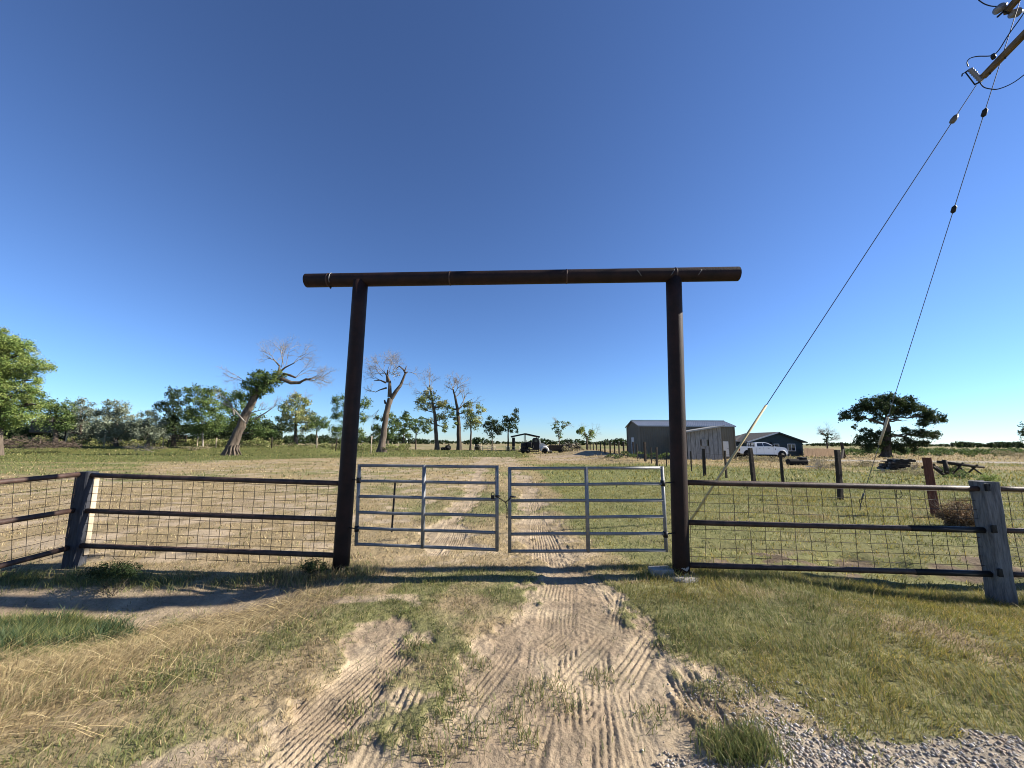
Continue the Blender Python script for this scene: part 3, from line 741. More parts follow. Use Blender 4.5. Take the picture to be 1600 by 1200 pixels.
# ------------------------------------------------------------------ old post and wire fence running back along the right
def post_line():
    rows = [(1448, 715, 807, .20, WOODRED, 1462), (1308, 703, 781, .19, WOODDARK, 1313), (1219.5, 711, 762, .13, WOODDARK, 1224), (1172, 700, 752, .24, WOODDARK, 1178),
            (1132.5, 704, 747, .13, WOODDARK, 1135), (1099, 701, 744, .21, WOODDARK, 1101), (1079, 705, 736, .1, WOODDARK, 1080.5), (1060, 702, 733, .16, WOODDARK, 1060), (1041, 705, 729, .1, WOODDARK, 1041), (1026, 699, 728, .2, WOODDARK, 1026)]
    root = empty('post_and_wire_fence', gp(1308, 781), 'old dark wooden posts with slack wire running back toward the barn', 'fence')
    tops = []
    for x, yt, yb, w, m, xb in rows:
        b = gp(xb, yb); t = at(x, yt, b.y); b2 = b - Vector((0, 0, .3)) 
        w *= .72
        o = tie_post(root, 'post', t, b2, w, w * .9, m, rnd.uniform(-.3, .3))
        if m is WOODRED: o['label'] = 'reddish brown post, nearest of the row'
        tops.append((t, b, w))
    for x, yt, w in ((1017, 699, .1), (1007, 690.5, .24), (995, 694, .1), (989, 690.5, .18), (980, 692.5, .13), (974, 690, .22), (966.8, 691, .16), (960, 690.5, .18), (953, 690, .2), (944.8, 691, .17), (938, 691, .18), (932, 692, .17), (927, 692.5, .17), (922, 693, .16), (918.5, 693.5, .16)):
        X = 12.9; Y = X * F / (x - 800) * 1.0; Y *= .985
        t = at(x, yt, Y); b = Vector((t.x, t.y, gz(t.x, t.y) - .2))
        tie_post(root, 'post', t, b, w * .8, w * .8, WOODDARK, rnd.uniform(-.5, .5)); tops.append((t, b, w))
    for k, f in enumerate((.15, .42, .7)):
        pts = []
        for i, (t, b, w) in enumerate(tops):
            p = t.lerp(b, f) + Vector((-w * .55, 0, 0)); 
            if pts: pts.append((pts[-1] + p) / 2 - Vector((0, 0, .04)))
            pts.append(p)
        MB().tube(pts, .004, 4, cap=False).build('wire', WIREM, root)
post_line()
a = gp(1320, 716); t = at(1314.5, 691, a.y); 
root = empty('leaning_posts', a, 'pair of dark posts leaning together near the wood panel fence', 'post')
tie_post(root, 'post', t, a + Vector((0, 0, -.2)), .3, .26, WOODDARK); tie_post(root, 'post', at(1317.5, 699, a.y + .4), gp(1318.5, 717) + Vector((0, .4, -.2)), .26, .22, WOODDARK, .3)

# ------------------------------------------------------------------ utility pole, crossarms and the two guy wires
def on_line(A, B, px=None, py=None):
    lo, hi = 0., 1.
    f = lambda t: (proj(A.lerp(B, t))[0] - px) if py is None else (proj(A.lerp(B, t))[1] - py)
    s = f(0) > 0
    for _ in range(50):
        m = (lo + hi) / 2
        if (f(m) > 0) == s: lo = m
        else: hi = m
    return A.lerp(B, lo)
ARM_E = at(1536, 120, 7.45); PY = 6.58; PX = ARM_E.x + (10.02 - ARM_E.x) * (7.45 - PY) / (7.45 - 6.1) + .42
def utility_pole():
    root = empty('utility_pole', (PX, PY, gz(PX, PY)), 'wooden utility pole crossarms with insulators at the top right corner', 'utility pole')
    MB().tube([Vector((PX, PY, -.6)), Vector((PX, PY, 6)), Vector((PX, PY, 11.7))], [.16, .14, .115], 16).build('pole', WOODDARK, root)
    za = ARM_E.z; e = ARM_E; arm_in = Vector((2 * PX - e.x - .05, 2 * PY - e.y, za)); c = Vector((PX - .17, PY, za))
    d = (Vector((e.x, e.y, 0)) - Vector((10.02, 6.1, 0))).normalized(); d3 = Vector((d.x, d.y, 0))
    ARMW = mat('crossarm_wood', (.055, .04, .025), .9, 0, scale=3, color2=(.20, .14, .08), stretch=(8, 1, 8), bump=.3, bscale=6)
    off = Vector((d.y, -d.x, 0)) * -.16
    pA = e + off * 0; pB = e - d3 * 2.9
    arm = MB().beam(pA, pB, .095, .12).build('crossarm', ARMW, root)
    for s in (.16, .52):
        q = pA - d3 * s
        MB().tube([q + Vector((0, 0, .09)), q + Vector((0, 0, -.1))], .014, 8).build('arm_bolt', BLACKM, arm)
    # steel braces from the arm to the pole
    for k in (.95, 1.9):
        q = pA - d3 * k + Vector((0, 0, -.06))
        MB().beam(q, Vector((PX - .12, PY, za - .75)), .02, .045).build('brace', BLACKM, root)
    # fuse cutout at the arm end
    s = e + d3 * .05; cut = empty_part('fuse_cutout', root)
    a0 = at(1515.5, 108, e.y + .05); a1 = at(1534, 127, e.y + .02)
    ax = (a1 - a0)
    prof = []
    for i in range(15):
        t = i / 14; prof.append((t * ax.length, .050 if i % 2 else .036))
    PORC = mat('grey_porcelain', (.16, .16, .17), .3, 0, var=.1, scale=5, spec=.5)
    ins = MB().lathe(a0, ax, prof, 14).build('fuse_cutout', PORC, root)
    b0 = at(1508.5, 113, e.y + .1); b1 = at(1523, 132, e.y + .06)
    MB().tube([a0, b0], .016, 8).build('top_contact', BLACKM, ins); MB().tube([a1, b1], .018, 8).build('bottom_contact', BLACKM, ins)
    MB().tube([b0, b1], .011, 8).build('fuse_tube', BLACKM, ins)
    MB().tube([b0, at(1503.5, 115.5, e.y + .1), at(1503, 119, e.y + .1)], .012, 6).build('pull_hook', BLACKM, ins)
    # upper arm with two stubby insulators
    u0 = at(1571, 20, 6.95); u1 = u0 - d3 * 1.8
    up = MB().beam(u0, u1, .09, .12).build('upper_crossarm', ARMW, root)
    for (p, q) in (((1557, 17), (1572, 6)), ((1580, 22), (1600, 17))):
        i0 = at(*p, 6.9); i1 = at(*q, 6.9); L = (i1 - i0).length
        MB().lathe(i0, i1 - i0, [(0, .03), (.02, .075), (.05, .05), (.08, .08), (.11, .05), (.14, .085), (.18, .05), (.2, .04), (L, .03)], 14).build('insulator', PORC, up)
    MB().tube([at(1559, 26, 6.9), at(1568, 18, 6.9), at(1576, 21, 6.9)], .02, 8).build('clamp', BLACKM, up)
    # conductors and jumpers
    def wire(pts, nm, r=.010):
        P = [at(*p) for p in pts]; q = []
        for i in range(len(P) - 1):
            p0 = P[max(i - 1, 0)]; p1 = P[i]; p2 = P[i + 1]; p3 = P[min(i + 2, len(P) - 1)]
            for k in range(6):
                t = k / 6; q.append(.5 * ((2 * p1) + (p2 - p0) * t + (2 * p0 - 5 * p1 + 4 * p2 - p3) * t * t + (3 * p1 - p0 - 3 * p2 + p3) * t ** 3))
        q.append(P[-1]); MB().tube(q, r, 6, cap=False).build(nm, BLACKM, root)
    wire([(1513, 104, 7.5), (1511, 97, 7.4), (1516, 91, 7.2), (1528, 88, 7.1), (1549, 87, 7.0), (1560, 79, 6.8), (1576, 54, 6.6), (1600, 20, 6.4), (1625, -25, 6.2)], 'jumper_wire')
    wire([(1531, 129, 7.5), (1537, 136, 7.4), (1548, 139, 7.2), (1560, 139, 7.1), (1580, 131, 6.9), (1600, 117, 6.8), (1630, 90, 6.6)], 'jumper_wire')
    wire([(1529, 0, 7.2), (1538, 6, 7.1), (1549, 9.5, 7.0), (1560, 10, 6.9)], 'tail_wire')
    MB().lathe(at(1552, 88, 7.02), (0, 0, 1), [(-.06, .03), (0, .04), (.05, .03)], 8).build('line_clamp', BLACKM, root)
    for yy in (4.6, 5.6):
        MB().tube([Vector((PX + .2, yy, za + .2)), Vector((PX + 25, yy + .2, za - .2)), Vector((PX + 50, yy + .3, za + .1))], .01, 6, cap=False).build('line_wire', BLACKM, root)
def empty_part(*a): return None
utility_pole()
GUARD = mat('tan_guy_guard', (.42, .33, .17), .6, 0, var=.2, scale=6)
STEELW = mat('guy_strand_steel', (.10, .105, .115), .5, .6, var=.3, scale=20)
def guys():
    A = gp(1076, 818); B = at(1525.5, 133, 7.5)
    root = empty('guy_wire', A, 'guy wire with long tan guard running down behind the right gate post', 'guy wire', 'guy wires of the utility pole')
    g = on_line(A, B, py=633)
    ins0 = on_line(A, B, py=191); ins1 = on_line(A, B, py=178)
    MB().tube([A, ins0], .0095, 6, cap=False).build('strand', STEELW, root); MB().tube([ins1, B], .0085, 6, cap=False).build('strand', STEELW, root)
    MB().tube([A - (B - A).normalized() * .1, g], .027, 10).build('guard', GUARD, root)
    d = B - A; MB().lathe(ins0 - d.normalized() * .02, d, [(0, .012), (.02, .05), (.09, .058), (.16, .05), ((ins1 - ins0).length + .02, .012)], 10).build('strain_insulator', mat('brown_glaze', (.10, .085, .07), .35, 0, var=.2, scale=5), root)
    A = gp(1341, 798); B = Vector((PX, PY, 0)); 
    T = at(1602.5, -27, PY); B = Vector((T.x, T.y, T.z))
    root = empty('guy_wire', A, 'thinner guy wire crossing the big tree with a short weathered guard', 'guy wire', 'guy wires of the utility pole')
    MB().tube([A + (B - A) * .045, B], .0075, 6, cap=False).build('strand', STEELW, root)
    MB().tube([on_line(A, B, py=695), on_line(A, B, py=652)], .03, 8).build('guard', WOODPALE, root)
    for y in (327, 176): 
        p = on_line(A, B, py=y); MB().lathe(p, B - A, [(-.09, .012), (-.06, .045), (.05, .045), (.09, .012)], 8).build('strain_insulator', BLACKM, root)
    e = A + (B - A) * .045
    MB().tube([A - Vector((0, 0, .2)), A + (B - A) * .02], .012, 8).build('anchor_rod', BLACKM, root)
    MB().tube([A + (B - A) * .02 + Vector((.03 * math.sin(t), 0, .05 - .06 * math.cos(t))) for t in np.linspace(0, 6.283, 12)], .008, 6, cap=False).build('anchor_eye', BLACKM, root)
    MB().tube([A + (B - A) * .028, e], .02, 8).build('preformed_grip', STEELW, root)
guys()
# ------------------------------------------------------------------ trees
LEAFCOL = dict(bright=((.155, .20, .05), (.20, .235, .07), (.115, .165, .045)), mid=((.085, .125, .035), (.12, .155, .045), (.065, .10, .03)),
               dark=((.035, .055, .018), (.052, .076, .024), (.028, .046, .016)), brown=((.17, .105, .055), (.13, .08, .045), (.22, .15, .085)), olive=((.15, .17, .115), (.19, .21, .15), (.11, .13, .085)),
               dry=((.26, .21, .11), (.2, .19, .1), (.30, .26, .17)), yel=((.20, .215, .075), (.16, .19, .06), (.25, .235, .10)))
def leaves(name, clumps, Y, kind, parent, dens=1.0, size=1.0, seed=0, flat=1.0, mat_=None):
    """clumps: (cx, cy, rx, ry[, dY]) in photo pixels at depth Y -> leaf faces clustered in sprays"""
    R = np.random.default_rng(seed + 100); P = []; Cc = []
    pal = np.array(LEAFCOL[kind]) * (1.0 if kind in ('dark', 'dry', 'brown') else 1.3); s = mpp(Y); ls = max(.07, .0029 * Y) * size
    for cl in clumps:
        cx, cy, rx, ry = cl[:4]; dY = cl[4] if len(cl) > 4 else R.uniform(-.35, .35) * rx * s
        c = np.array(at(cx, cy, Y + dY)); rx_, ry_ = rx * s, ry * s; rd = (rx_ + ry_) * .5 * flat
        K = max(6, int(rx * ry / 8))
        v = R.normal(0, 1, (K, 3)); v /= np.linalg.norm(v, axis=1)[:, None]; v *= R.uniform(.25, 1, (K, 1)) ** .45
        sub = v * np.array((rx_, rd, ry_)); sr = .36 * (rx_ * ry_) ** .5 * R.uniform(.5, 1.25, K) / max(1, (K / 10) ** .33)
        N = int(rx * ry * 3.14 * dens * 2.3); w = sr ** 2 / np.sum(sr ** 2); pick = R.choice(K, N, p=w)
        p = sub[pick] + R.normal(0, 1, (N, 3)) * sr[pick][:, None] * np.array((.75, .75, .65))
        P.append(p + c)
        tone = R.uniform(.75, 1.25, K)[pick]; base = pal[R.integers(0, 3, K)][pick]
        Cc.append(base * (tone * R.uniform(.8, 1.2, N))[:, None])
    p = np.concatenate(P); C = np.concatenate(Cc); n = len(p)
    a = R.normal(0, 1, (n, 3)); a /= np.linalg.norm(a, axis=1)[:, None]
    b = np.cross(a, R.normal(0, 1, (n, 3))); b /= np.linalg.norm(b, axis=1)[:, None]
    sz = ls * R.uniform(.6, 1.4, n)[:, None]
    V = np.stack([p - a * sz * .62, p + b * sz * .42, p + a * sz * .62, p - b * sz * .42], 1).reshape(-1, 3)
    gzv = -.2
    V[:, 2] = np.maximum(V[:, 2], gzv)
    return np_mesh(name, V, np.arange(n * 4), np.full(n, 4), mat_ or LEAF, parent, np.repeat(C, 4, axis=0))
def limb(m, p0, p1, r0, r1, R, n=6, wob=.08, sides=6):
    L = (p1 - p0).length; pts = []
    for i in range(n + 1):
        t = i / n; q = p0.lerp(p1, t)
        if 0 < i < n: q += Vector((R.uniform(-1, 1), R.uniform(-1, 1), R.uniform(-.6, 1))) * wob * L
        pts.append(q)
    m.tube(pts, [r0 + (r1 - r0) * (i / n) for i in range(n + 1)], sides, cap=False); return pts
def twigs(m, p, d, L, r, depth, R, spread=.75, kids=4):
    n = 3; pts = [p]; dd = d.normalized()
    for i in range(n):
        dd = (dd + Vector((R.uniform(-1, 1), R.uniform(-1, 1), R.uniform(-.8, 1))) * .28).normalized(); pts.append(pts[-1] + dd * L / n)
    m.tube(pts, [r * (1 - .55 * i / n) for i in range(n + 1)], 4 if depth > 1 else 3, cap=False)
    if depth > 0:
        for k in range(kids):
            t = R.uniform(.35, 1); i = min(int(t * n), n - 1); q = pts[i].lerp(pts[i + 1], t * n - i)
            nd = (dd + Vector((R.uniform(-1, 1), R.uniform(-1, 1), R.uniform(-1, 1))) * spread).normalized()
            twigs(m, q, nd, L * R.uniform(.45, .7), r * .5, depth - 1, R, spread, kids)
def tree(name, label, trunk, Y, clumps=(), kind='mid', bark=None, dens=1., size=1., limbs=None, dead=(), group=None, cat='tree', seed=None, extra=None, flare=1.35, flat=1., limb_r=.32):
    """trunk: [(px,py,rpx),...] base first ; dead: [(px,py,dirx,dirz,len_px,r_px,depth)]"""
    seed = seed if seed is not None else int(trunk[0][0] * 3 + Y); R = random.Random(seed); s = mpp(Y)
    base = at(trunk[0][0], trunk[0][1], Y); base.z = gz(base.x, base.y) - .1
    root = empty(name, base, label, cat, group); m = MB()
    rsc = 1 if trunk[0][2] > 4.5 or Y in (96, 72, 52) else .7
    trunk = [(a_, b_, c_ * rsc) for a_, b_, c_ in trunk]
    pts = [at(px, py, Y + (R.uniform(-.3, .3) * (i > 0))) for i, (px, py, r) in enumerate(trunk)]; pts[0] = base
    rr = [r * s for _, _, r in trunk]
    # subdivide the trunk with a little wobble and a flared, ribbed foot
    q = []; rq = []
    for i in range(len(pts) - 1):
        k = 4
        for j in range(k):
            t = j / k; q.append(pts[i].lerp(pts[i + 1], t) + Vector((R.uniform(-1, 1), R.uniform(-1, 1), 0)) * rr[i] * .12); rq.append(rr[i] + (rr[i + 1] - rr[i]) * t)
    q.append(pts[-1]); rq.append(rr[-1]); rq[0] *= flare; rq[1] *= 1 + (flare - 1) * .35
    m.tube(q, rq, 16, cap=False, rough=.13)
    top = pts[-1]
    for cl in (clumps if limbs is None else limbs):
        c = at(cl[0], cl[1], Y + (cl[4] if len(cl) > 4 else R.uniform(-.5, .5)))
        cands = q[len(q) // 3:]; st = min(cands, key=lambda a: (a - c).length + max(0, a.z - c.z) * 2)
        i = q.index(st); lp = limb(m, st, c, rq[i] * .55, max(rq[i] * .12, .015), R, 5, .05)
        for _ in range(3):
            e = c + Vector((R.uniform(-1, 1) * cl[2], R.uniform(-.7, .7) * cl[2], R.uniform(-.5, .9) * cl[3])) * s * .8
            limb(m, lp[3], e, rq[i] * .25, .012, R, 4, .07, 4)
    tr = m.build('trunk', bark or BARK, root)
    if clumps: leaves('crown', clumps, Y, kind, root, dens, size, seed, flat)
    if dead:
        dm = MB()
        for (px, py, dx, dz, L, r, dep) in dead:
            for rep in range(2):
                twigs(dm, at(px, py, Y), Vector((dx + .35 * rep * R.uniform(-1, 1), R.uniform(-.5, .5), dz + .3 * rep * R.uniform(-1, 1))), L * s * R.uniform(.9, 1.15), r * s * .8, dep, R)
        dm.build('bare_twigs', TWIG, root)
    if extra: extra(root, R)
    return root
# --- the leaning half-dead cottonwood
def lean_extra(root, R):
    Y = 52; s = mpp(Y); m = MB()
    P = [at(x, y, Y) for x, y in ((418, 596), (440, 592), (455, 598), (468, 598), (478, 592), (490, 594))]
    m.tube(P, [4.2 * s, 3.2 * s, 2.9 * s, 2.4 * s, 1.4 * s, .6 * s], 8, cap=False)
    P = [at(x, y, Y + .4) for x, y in ((436, 594), (444, 584), (452, 586), (462, 590))]; m.tube(P, [2.6 * s, 2.2 * s, 2 * s, 1.4 * s], 7, cap=False)
    P = [at(x, y, Y - .3) for x, y in ((425, 596), (436, 580), (437, 572), (428, 562), (418, 559))]; m.tube(P, [2.6 * s, 2 * s, 1.4 * s, .9 * s, .4 * s], 7, cap=False)
    P = [at(x, y, Y) for x, y in ((436, 582), (446, 574), (460, 567))]; m.tube(P, [1.8 * s, 1.2 * s, .6 * s], 6, cap=False)
    m.build('limb', BARK, root)
    d = MB()
    for a, b, c in (((383, 660), (366, 640), (345, 628)), ((366, 648), (362, 632), (352, 622)), ((385, 662), (392, 645), (410, 640)), ((398, 655), (415, 645), (428, 636))):
        pp = [at(*a, Y - .5), at(*b, Y - 1), at(*c, Y - 1.3)]; d.tube(pp, [1.3 * s, .9 * s, .35 * s], 5, cap=False)
        for k in range(4): twigs(d, pp[1].lerp(pp[2], R.random()), pp[2] - pp[1] + Vector((R.uniform(-1, 1), R.uniform(-1, 1), R.uniform(-.5, 1))), 14 * s, .35 * s, 2, R)
    d.build('broken_branches', TWIG, root)
    g = MB()
    for k in range(7):
        a = -2.6 + k * .45; b0 = at(362, 708, Y); p = b0 + Vector((math.cos(a) * .72, math.sin(a) * .6, .55)); e = b0 + Vector((math.cos(a) * 1.3, math.sin(a) * 1.0, 0)); e.z = gz(e.x, e.y) - .05
        g.tube([p + Vector((.1, 0, .5)), p, e], [.12, .15, .05], 6, cap=False)
    g.build('root_flare', BARK, root)
tree('leaning_cottonwood', 'leaning old cottonwood with a half dead arching top left of the arch', [(358, 712, 8), (370, 682, 6.6), (382, 652, 5.6), (392, 632, 5.2), (402, 612, 4.8), (414, 600, 4.2), (424, 596, 3.8)], 52,
     [(391, 600, 13, 9), (404, 592, 17, 12), (421, 596, 17, 12), (400, 608, 14, 9), (436, 589, 10, 9), (414, 610, 13, 8), (380, 620, 9, 8), (398, 618, 8, 7), (410, 585, 9, 7)], 'mid', dens=1.0, limbs=[(391, 604, 12, 9), (405, 598, 12, 9), (383, 622, 6, 7)],
     dead=[(437, 572, -.3, 1, 26, .7, 4), (440, 574, .3, 1, 30, .7, 4), (458, 568, .7, .8, 24, .6, 4), (446, 575, .1, 1, 28, .6, 4), (480, 592, .9, .3, 22, .7, 4), (470, 596, .8, .0, 30, .7, 4), (488, 594, .8, -.3, 16, .5, 4), (462, 590, .6, .6, 24, .6, 4), (385, 598, -1, .5, 26, .6, 4), (380, 625, -.8, .6, 22, .5, 3)], extra=lean_extra, seed=5)
# --- the tall dead cottonwood
def dead_extra(root, R):
    Y = 72; s = mpp(Y); m = MB()
    for path, rs in ((((612, 622), (619, 611), (626, 602), (630, 592), (633, 584), (637, 581)), (3.6, 3.0, 2.3, 1.9, 1.5, .9)), (((609, 620), (609, 606), (609, 597), (606, 589), (600, 581)), (3.6, 2.7, 2.2, 1.5, .7)),
                     (((633, 582), (630, 577), (624, 572), (619, 576)), (1.7, 1.3, 1, .6)), (((606, 597), (605, 588), (606, 578)), (2.6, 2, 1)), (((603, 598), (594, 594), (584, 595)), (1.6, 1, .5)), (((604, 606), (594, 609), (586, 613)), (1.5, .9, .4)), (((632, 580), (634, 576), (635, 572)), (1.3, .9, .5)), (((602, 630), (601, 626)), (1.6, 1.4))):
        m.tube([at(x, y, Y + R.uniform(-.4, .4)) for x, y in path], [r * s for r in rs], 8, cap=False)
    m.build('limb', BARK, root)
    leaves('dry_leaves', [(616, 583, 9, 8)], Y, 'dry', root, .28, .8, 9)
tree('dead_cottonwood', 'tall dead cottonwood with a forked bare top just right of the left post', [(596, 707, 5.4), (600, 672, 4.5), (604, 645, 4.2), (610, 622, 4.4)], 72, dead=[(601, 582, -.4, 1, 22, .6, 4), (606, 578, .1, 1, 20, .5, 4), (600, 584, -1, .5, 22, .6, 4), (594, 594, -1, .4, 18, .5, 4), (586, 612, -1, .1, 14, .5, 3), (612, 586, .6, .8, 20, .5, 4), (620, 577, -.3, .8, 16, .4, 3), (637, 581, 1, -.3, 16, .4, 3), (608, 584, .3, 1, 22, .5, 4), (626, 600, .8, .1, 14, .3, 3), (592, 640, -.3, -1, 16, .4, 3), (598, 588, -.9, .9, 22, .5, 4)], extra=dead_extra, flare=1.6, seed=3)
tree('cottonwood', 'tall thin cottonwood with pale dead tip, third trunk along the lawn edge', [(683, 704, 3.3), (681, 670, 2.7), (679, 645, 2.2), (674, 618, 1.5), (671, 602, .8)], 96,
     [(671, 612, 8, 9), (668, 622, 12, 9), (656, 630, 11, 8), (687, 628, 11, 8), (678, 634, 13, 7), (691, 634, 6, 5), (662, 640, 6, 4), (690, 655, 9, 10), (672, 660, 6, 8), (694, 668, 7, 8)], 'yel', dens=.75, dead=[(671, 602, 0, 1, 16, .5, 4), (668, 606, -.6, .8, 12, .4, 3), (673, 603, .4, 1, 14, .4, 3), (660, 616, -1, .4, 10, .4, 3)])
tree('cottonwood', 'dark trunked cottonwood with bare crooked top beside the thin one', [(718, 703, 3.6), (717, 670, 3.0), (715, 640, 2.3), (711, 620, 1.6), (708, 608, .9)], 96,
     [(704, 641, 9, 8), (698, 636, 5, 4), (708, 652, 8, 6), (724, 645, 5, 5), (712, 664, 6, 5)], 'mid', dens=.6, bark=BARKDARK, dead=[(708, 608, -.3, 1, 14, .8, 4), (711, 614, .5, .9, 18, .7, 4), (717, 640, .6, .9, 26, 1.0, 3), (709, 610, -.8, .4, 12, .5, 3), (712, 620, .8, .7, 14, .5, 3), (708, 609, .1, 1, 12, .5, 4)])
# --- the rest of the row and the wood behind it
G1 = 'cottonwoods across the pasture'
tree('big_cottonwood', 'large bright green cottonwood filling the left edge of the view', [(-8, 690, 9), (-6, 650, 8), (0, 600, 6), (8, 560, 4)], 46,
     [(-40, 570, 34, 40), (-8, 545, 26, 26), (18, 540, 22, 18), (40, 552, 14, 13), (60, 573, 16, 12), (30, 575, 26, 20), (8, 585, 26, 24), (50, 595, 12, 12), (48, 618, 16, 14), (20, 618, 26, 22), (-15, 625, 26, 26), (56, 632, 12, 10), (34, 645, 20, 15), (8, 655, 22, 18), (-30, 655, 26, 22), (-5, 520, 14, 10)], 'bright', dens=1.05, group=G1)
for nm, lab, tr_, Y, cl, kd in (
    ('shade_tree', 'dark green tree tucked right behind the bright left edge cottonwood', [(88, 690, 4), (88, 650, 3)], 62, [(72, 640, 16, 14), (90, 634, 14, 11), (103, 640, 12, 12), (82, 660, 20, 14), (104, 662, 14, 12)], 'mid'),
    ('russian_olive', 'grey green olive tree with rounded top, leftmost of the silvery trees', [(126, 690, 3), (127, 660, 2)], 66, [(127, 634, 14, 9), (116, 646, 12, 8), (138, 648, 12, 9), (126, 664, 18, 12), (100, 672, 14, 9), (140, 680, 16, 9)], 'olive'),
    ('russian_olive', 'grey green olive tree with the tallest peak among the silvery trees', [(182, 692, 3.5), (182, 660, 2.5)], 64, [(182, 634, 13, 11), (168, 646, 14, 10), (196, 648, 14, 10), (180, 660, 22, 13), (160, 672, 18, 11), (202, 674, 18, 12), (182, 682, 18, 10)], 'olive'),
    ('russian_olive', 'low drooping grey green olive tree, rightmost of the silvery trees', [(232, 693, 3), (232, 670, 2)], 62, [(230, 652, 14, 9), (218, 664, 14, 9), (243, 664, 13, 9), (234, 678, 20, 10), (252, 680, 12, 8)], 'olive'),
    ('leafy_tree', 'dark leafy tree with flat layered branches left of the pale stems', [(272, 690, 4), (272, 655, 3)], 68, [(272, 613, 10, 8), (256, 636, 15, 9), (278, 626, 16, 11), (262, 652, 16, 9), (284, 645, 18, 12), (270, 668, 20, 12), (254, 672, 12, 9)], 'dark'),
    ('leafy_tree', 'green tree with pale slender stems in the wood behind the lawn', [(318, 690, 1.6), (316, 660, 1.4), (312, 630, 1)], 64, [(305, 612, 14, 9), (320, 616, 14, 10), (334, 612, 10, 8), (312, 632, 18, 12), (332, 634, 15, 13), (302, 650, 16, 13), (326, 656, 18, 14), (342, 660, 12, 14), (310, 674, 14, 9)], 'mid'),
    ('leafy_tree', 'broad green tree seen behind the trunk of the leaning cottonwood', [(370, 690, 3), (370, 660, 2)], 70, [(355, 622, 14, 10), (372, 618, 13, 8), (388, 632, 12, 10), (356, 645, 18, 14), (395, 655, 13, 12), (375, 660, 20, 14), (408, 672, 13, 11), (420, 678, 10, 8)], 'mid'),
    ('round_tree', 'round crowned green tree standing alone right of the leaning cottonwood', [(463, 688, 3.8), (462, 665, 3), (463, 645, 2)], 84, [(460, 620, 9, 8), (450, 632, 13, 9), (470, 630, 14, 10), (441, 650, 10, 8), (458, 648, 18, 13), (480, 645, 13, 12), (490, 660, 9, 9), (470, 664, 18, 10), (446, 668, 12, 9)], 'yel'),
    ('small_tree', 'small dark tree with forked trunk beside the round crowned tree', [(495, 692, 1.6), (495, 672, 1.2)], 80, [(492, 656, 10, 8), (503, 660, 10, 8), (496, 668, 14, 8), (512, 664, 8, 7)], 'mid'),
    ('clumpy_tree', 'tall clumpy tree partly hidden behind the left arch post', [(545, 694, 2.8), (545, 660, 2)], 86, [(532, 626, 11, 9), (548, 632, 12, 10), (568, 628, 12, 9), (525, 645, 9, 8), (540, 650, 14, 11), (564, 652, 9, 8), (532, 674, 14, 12), (556, 678, 14, 10)], 'mid'),
    ('bushy_tree', 'bushy dark tree behind the trunk of the tall dead cottonwood', [(606, 694, 2.2), (606, 670, 1.6)], 92, [(594, 650, 8, 7), (612, 654, 9, 8), (592, 668, 8, 7), (618, 666, 10, 9), (604, 680, 14, 8), (585, 676, 8, 8)], 'mid'),
    ('young_tree', 'young green tree with two thin stems right of the dead cottonwood', [(631, 698, 1.4), (631, 672, 1)], 98, [(632, 648, 9, 7), (624, 660, 8, 7), (640, 658, 8, 8), (632, 668, 12, 8), (630, 678, 11, 6)], 'mid'),
    ('young_tree', 'small spreading dark tree left of the thin cottonwood trunk', [(650, 696, 1.5), (650, 680, 1.2)], 104, [(654, 656, 9, 6), (646, 666, 8, 6), (662, 664, 9, 7), (668, 672, 7, 6), (652, 674, 8, 4)], 'mid'),
    ('leafy_tree', 'pale green leafy tree just right of the crooked topped cottonwood', [(735, 697, 2.2), (736, 676, 1.6), (735, 655, 1.1)], 98, [(733, 638, 9, 8), (749, 640, 8, 8), (728, 650, 9, 9), (742, 654, 10, 9), (736, 664, 11, 7), (748, 660, 5, 6)], 'yel'),
    ('small_tree', 'rounded dark small tree standing at the left side of the drive end', [(769, 698, 1.5), (769, 680, 1.2)], 104, [(766, 657, 8, 7), (775, 664, 10, 8), (762, 666, 8, 7), (770, 674, 13, 8), (780, 672, 7, 6)], 'dark'),
    ('small_tree', 'upright dark tree beside the open shed with a raised right branch', [(794, 698, 1.7), (794, 675, 1.3), (797, 655, 1)], 100, [(789, 654, 7, 7), (797, 662, 10, 8), (808, 646, 8, 7), (790, 668, 8, 7), (803, 672, 8, 5), (804, 655, 6, 5)], 'dark'),
    ('sparse_tree', 'sparse young tree right of the old farm truck', [(875, 694, 1.3), (873, 680, 1)], 104, [(868, 662, 6, 5), (880, 664, 6, 5), (872, 672, 7, 5), (886, 662, 4, 4), (876, 680, 5, 5), (866, 670, 4, 4)], 'mid'),
    ('round_tree', 'small round yellow green tree near the end of the post fence', [(917, 695, 1.4), (917, 684, 1.2)], 96, [(913, 674, 8, 6), (922, 676, 7, 7), (906, 672, 6, 5), (918, 682, 7, 5)], 'bright'),
    ('small_tree', 'thin half bare tree standing behind the wood panel fence', [(1292, 700, 1.6), (1292, 688, 1.3)], 80, [(1289, 678, 5, 4), (1296, 682, 5, 4), (1290, 690, 4, 4)], 'dark'),
    ('edge_tree', 'dark tree branch just entering the right edge of the view', [(1612, 712, 3), (1612, 690, 2)], 58, [(1603, 676, 8, 6), (1612, 668, 10, 8), (1618, 684, 12, 8)], 'dark')):
    dd = dict(dens=.85 if kd != 'olive' else .95)
    if nm in ('sparse_tree', 'round_tree'): dd['dead'] = [(tr_[0][0], cl[0][1] + 6, -.6, 1, 12, .4, 3), (tr_[0][0] + 3, cl[0][1] + 8, .9, .7, 14, .4, 3)]
    if nm == 'small_tree' and Y == 80: dd['dead'] = [(1292, 686, .6, 1, 14, .4, 4), (1292, 684, -.4, 1, 12, .4, 4), (1293, 690, 1, .3, 14, .4, 3)]; dd['dens'] = .55
    if nm == 'sparse_tree': dd['dens'] = .5
